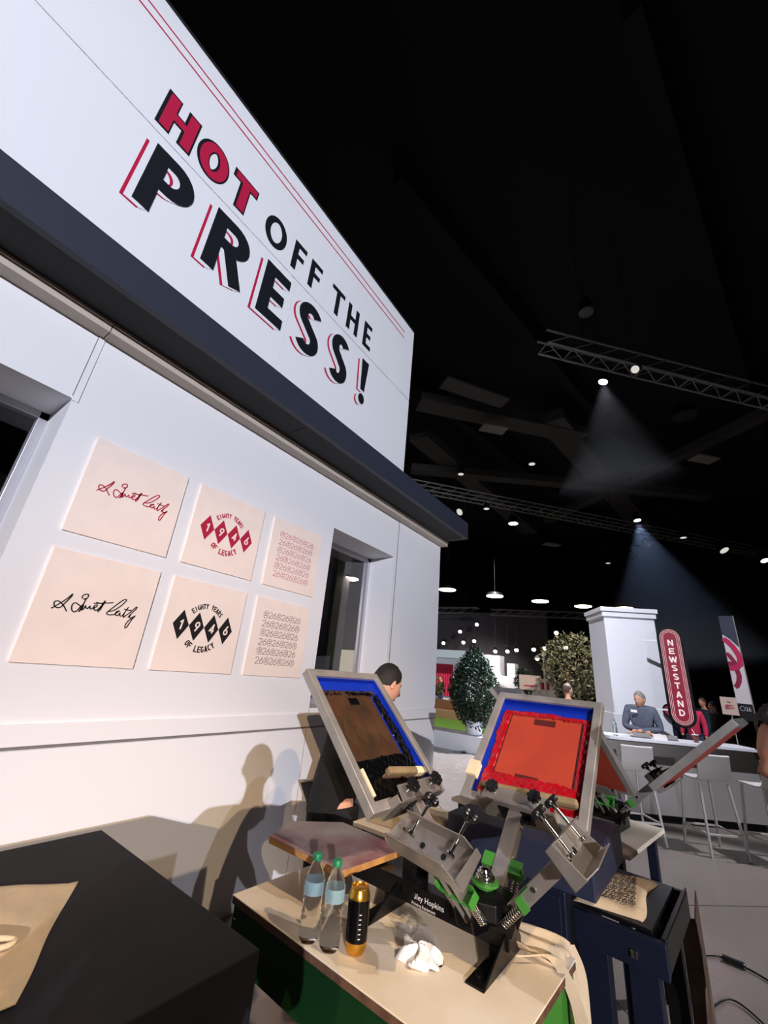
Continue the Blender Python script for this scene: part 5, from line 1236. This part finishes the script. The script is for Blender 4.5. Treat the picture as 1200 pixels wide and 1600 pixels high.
# ================================================================== CEILING: trusses, ducts, fixtures
def truss(name, label, a, b, w=.32, h=.32, step=.55):
    a = V(a); b = V(b); d = (b-a).normalized(); s_ = d.cross(V((0,0,1))).normalized()*w/2; u = V((0,0,h/2)); o = thing(name, label, 'truss', (a+b)/2)
    g = G()
    for q in (s_+u, -s_+u, s_-u, -s_-u): g.tube([a+q, b+q], .022, 6)
    obj('chords', g, TRUSS, o)
    g = G(); L = (b-a).length; k = 0; t = 0
    while t < L-step:
        p0 = a+d*t; p1 = a+d*(t+step)
        for q0, q1 in ((s_-u, s_+u), (-s_-u, -s_+u), (s_-u, -s_-u)): g.tube([p0+q0, p1+(q1 if k % 1 == 0 else q0)], .011, 5); 
        g.tube([p0+s_-u, p0-s_-u], .011, 5); t += step; k += 1
    obj('lacing', g, TRUSS, o)
    for f in (.12, .5, .88): q = a+(b-a)*f+u; g = G(); g.cyl(q, (q.x, q.y, 12.0), .008, n=5); obj('hanger_cable', g, FIXT, o)
    return o
truss('lighting_truss', 'near lighting truss high in the dark ceiling at upper right', (6.6, 1.35, 8.0), (12.5, -4.2, 8.0))
truss('lighting_truss', 'long far lighting truss crossing the ceiling above the canopy corner', (10.8, 7.4, 8.0), (24.5, -4.4, 8.0))
truss('lighting_truss', 'distant truss with small spots above the far booths', (21.5, 15.0, 5.3), (22.0, 9.0, 5.3), .3, .3, .6)
truss('lighting_truss', 'distant truss with small spots over the white booth wall', (22.0, 8.3, 5.2), (23.5, 3.0, 5.2), .3, .3, .6)
rnd = random.Random(21)
duct = [((9.5, 6.0, 10.2), (14.0, 1.8, 10.2), .7, .3), ((8.2, 4.4, 9.4), (9.9, 3.2, 9.4), .5, .06), ((11.5, 7.2, 10.4), (24, 6.4, 10.4), .8, .4), ((13.2, 8.5, 10), (21.0, -2, 10), .5, .3), ((12.5, 2.5, 10.3), (26, .5, 10.3), .9, .4), ((15, -3.5, 10.2), (22, 5, 10.2), .4, .3)]
for k, (a, b, w, h) in enumerate(duct):
    g = G(); g.bar(a, b, w, h); struct('ceiling_duct_%d' % (k+1), g, CEILG)
for k in range(7):
    g = G(); y = -9+k*4.2; g.bar((4, y+4, 11.4), (34, y-2, 11.4), .25, .6); struct('ceiling_beam_%d' % (k+1), g, CEIL)
def downlight(c, r, m, label, group, hang=1.5):
    o = thing('ceiling_lamp', label, 'ceiling lamp', (c[0], c[1], c[2]), group)
    g = G(); g.lathe([(0, 0), (r, 0), (r, .02), (0, .021)], c=c, n=24); obj('glowing_disc', g, m, o)
    g = G(); g.lathe([(0, .022), (r*1.06, .022), (r*.9, .14), (r*.3, .2), (0, .2)], c=c, n=24); obj('housing', g, FIXT, o)
    g = G(); g.cyl((c[0], c[1], c[2]+.2), (c[0], c[1], 12.0), .006, n=6); obj('hanger', g, FIXT, o)
    return o
big = [(12.38, 10.56), (15.10, 7.54), (16.69, 6.10), (18.06, 4.60), (19.45, 3.16), (20.04, 1.67)]
names = ['round hanging hall lamp seen through the right facade window', 'round hanging hall lamp just right of the facade corner', 'second round hall lamp to the right of the facade corner', 'third round hall lamp right of the facade corner, above the lamp post', 'fourth round hall lamp, left of the white tower top', 'round hall lamp half hidden behind the white tower top']
for (x, y), lab in zip(big, names): downlight((x, y, 5.0), .34, LAMP_W, lab, 'row of round hall lamps', 4)
def can_spot(c, d, r, m, label, group=None, rod=True):
    o = thing('stage_spotlight', label, 'spotlight', c, group); c = V(c); d = V(d).normalized()
    g = G(); g.tube([c-d*.34, c-d*.30, c-d*.1, c], [r*.5, r*.75, r, r*1.08], 14); obj('housing', g, FIXT, o, smooth='auto')
    g = G(); g.tube([c+d*.002, c+d*.006], [r*.86, r*.86], 16); obj('lens', g, m, o)
    g = G(); s_ = d.cross(V((0,0,1))).normalized() if abs(d.z) < .99 else V((1,0,0)); g.tube([c-d*.15+s_*r*1.1, c-d*.15+s_*r*1.2+V((0,0,r*1.8)), c-d*.15-s_*r*1.2+V((0,0,r*1.8)), c-d*.15-s_*r*1.1], .012, 5); obj('yoke', g, FIXT, o)
    q = c-d*.15+V((0, 0, r*1.8)); g = G(); g.cyl(q-V((0, 0, .02)), (q.x, q.y, 12.0), .005, n=5); obj('hanger_rod', g, FIXT, o)
    return o
sp = [((8.0, 0.5, 7.7), .10, LAMP_C, 'bright stage spot beaming down under the near truss', 'haze'), ((7.96, -0.09, 7.75), .09, LAMP_D, 'dim silver spot right beside the bright one on the near truss', None), ((14.93, 4.66, 7.5), .20, LAMP_C, 'bright round spot under the far truss above the facade corner', None), ((16.46, 0.57, 7.6), .13, LAMP_C, 'blue white spot throwing a wide hazy cone from the far truss', 'haze'),
      ((13.26, 6.19, 7.6), .16, LAMP_D, 'tilted spot close to the canopy corner on the far truss', None), ((13.57, 5.23, 7.7), .12, LAMP_D, 'small upright spot right of the canopy corner', None), ((19.4, 0.38, 7.5), .15, LAMP_D, 'angled spot below the hazy blue cone light', None), ((21.0, -2.14, 7.5), .20, LAMP_D, 'dim oval spot toward the right border', None), ((22.69, -3.55, 7.4), .16, LAMP_C, 'bright glowing spot cut by the right border', None),
      ((12.48, 3.19, 8.6), .12, LAMP_D, 'small hanging round lamp between both trusses', None), ((12.5, 5.81, 8.8), .12, LAMP_D, 'faint lamp above the canopy corner', None), ((11.44, -1.04, 8.4), .05, LAMP_D, 'tiny faint lamp below the near truss', None), ((22.19, 2.28, 7.6), .12, LAMP_D, 'small lamp under the dark fixture cluster of the far truss', None), ((19.07, -0.79, 7.6), .13, LAMP_D, 'flat faint lamp right of the hazy cone', None),
      ((6.37, 0.51, 8.1), .12, FIXT, 'unlit can light on top of the left end of the near truss', None), ((10.43, -0.92, 7.9), .24, FIXT, 'unlit dark fixture hanging under the near truss', None), ((20.91, 2.35, 7.9), .22, FIXT, 'unlit dark fixture hanging under the far truss', None)]
dirs = [(-.1, .3, -1), (-.6, .3, -.6), (0, 0, -1), (-.05, -.1, -1), (-.7, .3, -.6), (0, 0, -1), (.3, -.6, -.7), (-.3, -.4, -.8), (-.3, -.2, -.8)]+[(0, 0, -1)]*8
for ((at, r, m, lab, hz), d) in zip(sp, dirs): can_spot(at, d, r, m, lab, 'stage spots on the ceiling trusses')
small = [(21.8, 9.02, 4.5), (21.8, 10.02, 4.1), (21.8, 11.04, 3.44), (21.8, 9.81, 3.52), (21.8, 9.17, 3.61), (21.8, 7.99, 3.13), (21.8, 7.34, 3.16), (21.8, 6.87, 3.24), (21.8, 6.0, 3.31), (21.8, 5.47, 3.39), (21.8, 4.87, 4.14), (21.8, 4.48, 3.46)]
labs = ['highest small far spot over the dark bush', 'small far spot left of the highest one', 'leftmost bright far spot beside the facade corner', 'second far spot from the facade corner', 'third far spot from the facade corner', 'far spot just right of the bush top', 'far spot second right of the bush top', 'far spot third right of the bush top', 'far spot left of the lamp post', 'far spot above the lamp post', 'higher far spot right of the lamp post', 'far spot beside the olive tree']
for p_, lab in zip(small, labs): can_spot(p_, (-.8, -.25, -.55), .11, LAMP_W, lab, 'small far spots')
for k, c in enumerate([(15.6, -1.62, 9.2), (11.04, 3.99, 9.4), (21.46, 4.71, 8.6)]):
    g = G(); g.bar((c[0]-.3, c[1]+.3, c[2]), (c[0]+.3, c[1]-.3, c[2]), .45, .05); tag(obj('ceiling_panel', g, mat('pale_panel', (120, 114, 108), .8)), ['pale rectangular ceiling panel at the upper right', 'large dim ceiling panel above the canopy', 'thin pale ceiling panel beside the far truss'][k], 'panel')
# haze cones lit by their own lamps
def haze_cone(c, d, L, half, dens, col, power, label):
    c = V(c); d = V(d).normalized(); r = L*math.tan(math.radians(half))
    g = G(); g.tube([c+d*.05, c+d*L], [.06, r], 28)
    m = bpy.data.materials.new('haze'); m.use_nodes = True; nt = m.node_tree; nt.nodes.clear(); out = nt.nodes.new('ShaderNodeOutputMaterial'); v = nt.nodes.new('ShaderNodeVolumeScatter'); v.inputs['Density'].default_value = dens; v.inputs['Color'].default_value = (.9, .93, 1, 1); v.inputs['Anisotropy'].default_value = .2
    nt.links.new(v.outputs[0], out.inputs['Volume'])
    o = obj('light_haze', g, m); tag(o, label, 'haze', kind='stuff')
    l = spot('beam', c+d*.03, c+d*5, power, col, half, .35, .06)
haze_cone((16.54, 0.58, 7.58), (-.03, -.12, -1), 5.0, 27, .035, (.45, .62, 1.0), 420, 'faint blue haze below the wide cone spot')
haze_cone((8.02, 0.51, 7.68), (.12, -.02, -1), 2.4, 26, .04, (.95, .95, 1.0), 60, 'faint white haze below the bright near spot')
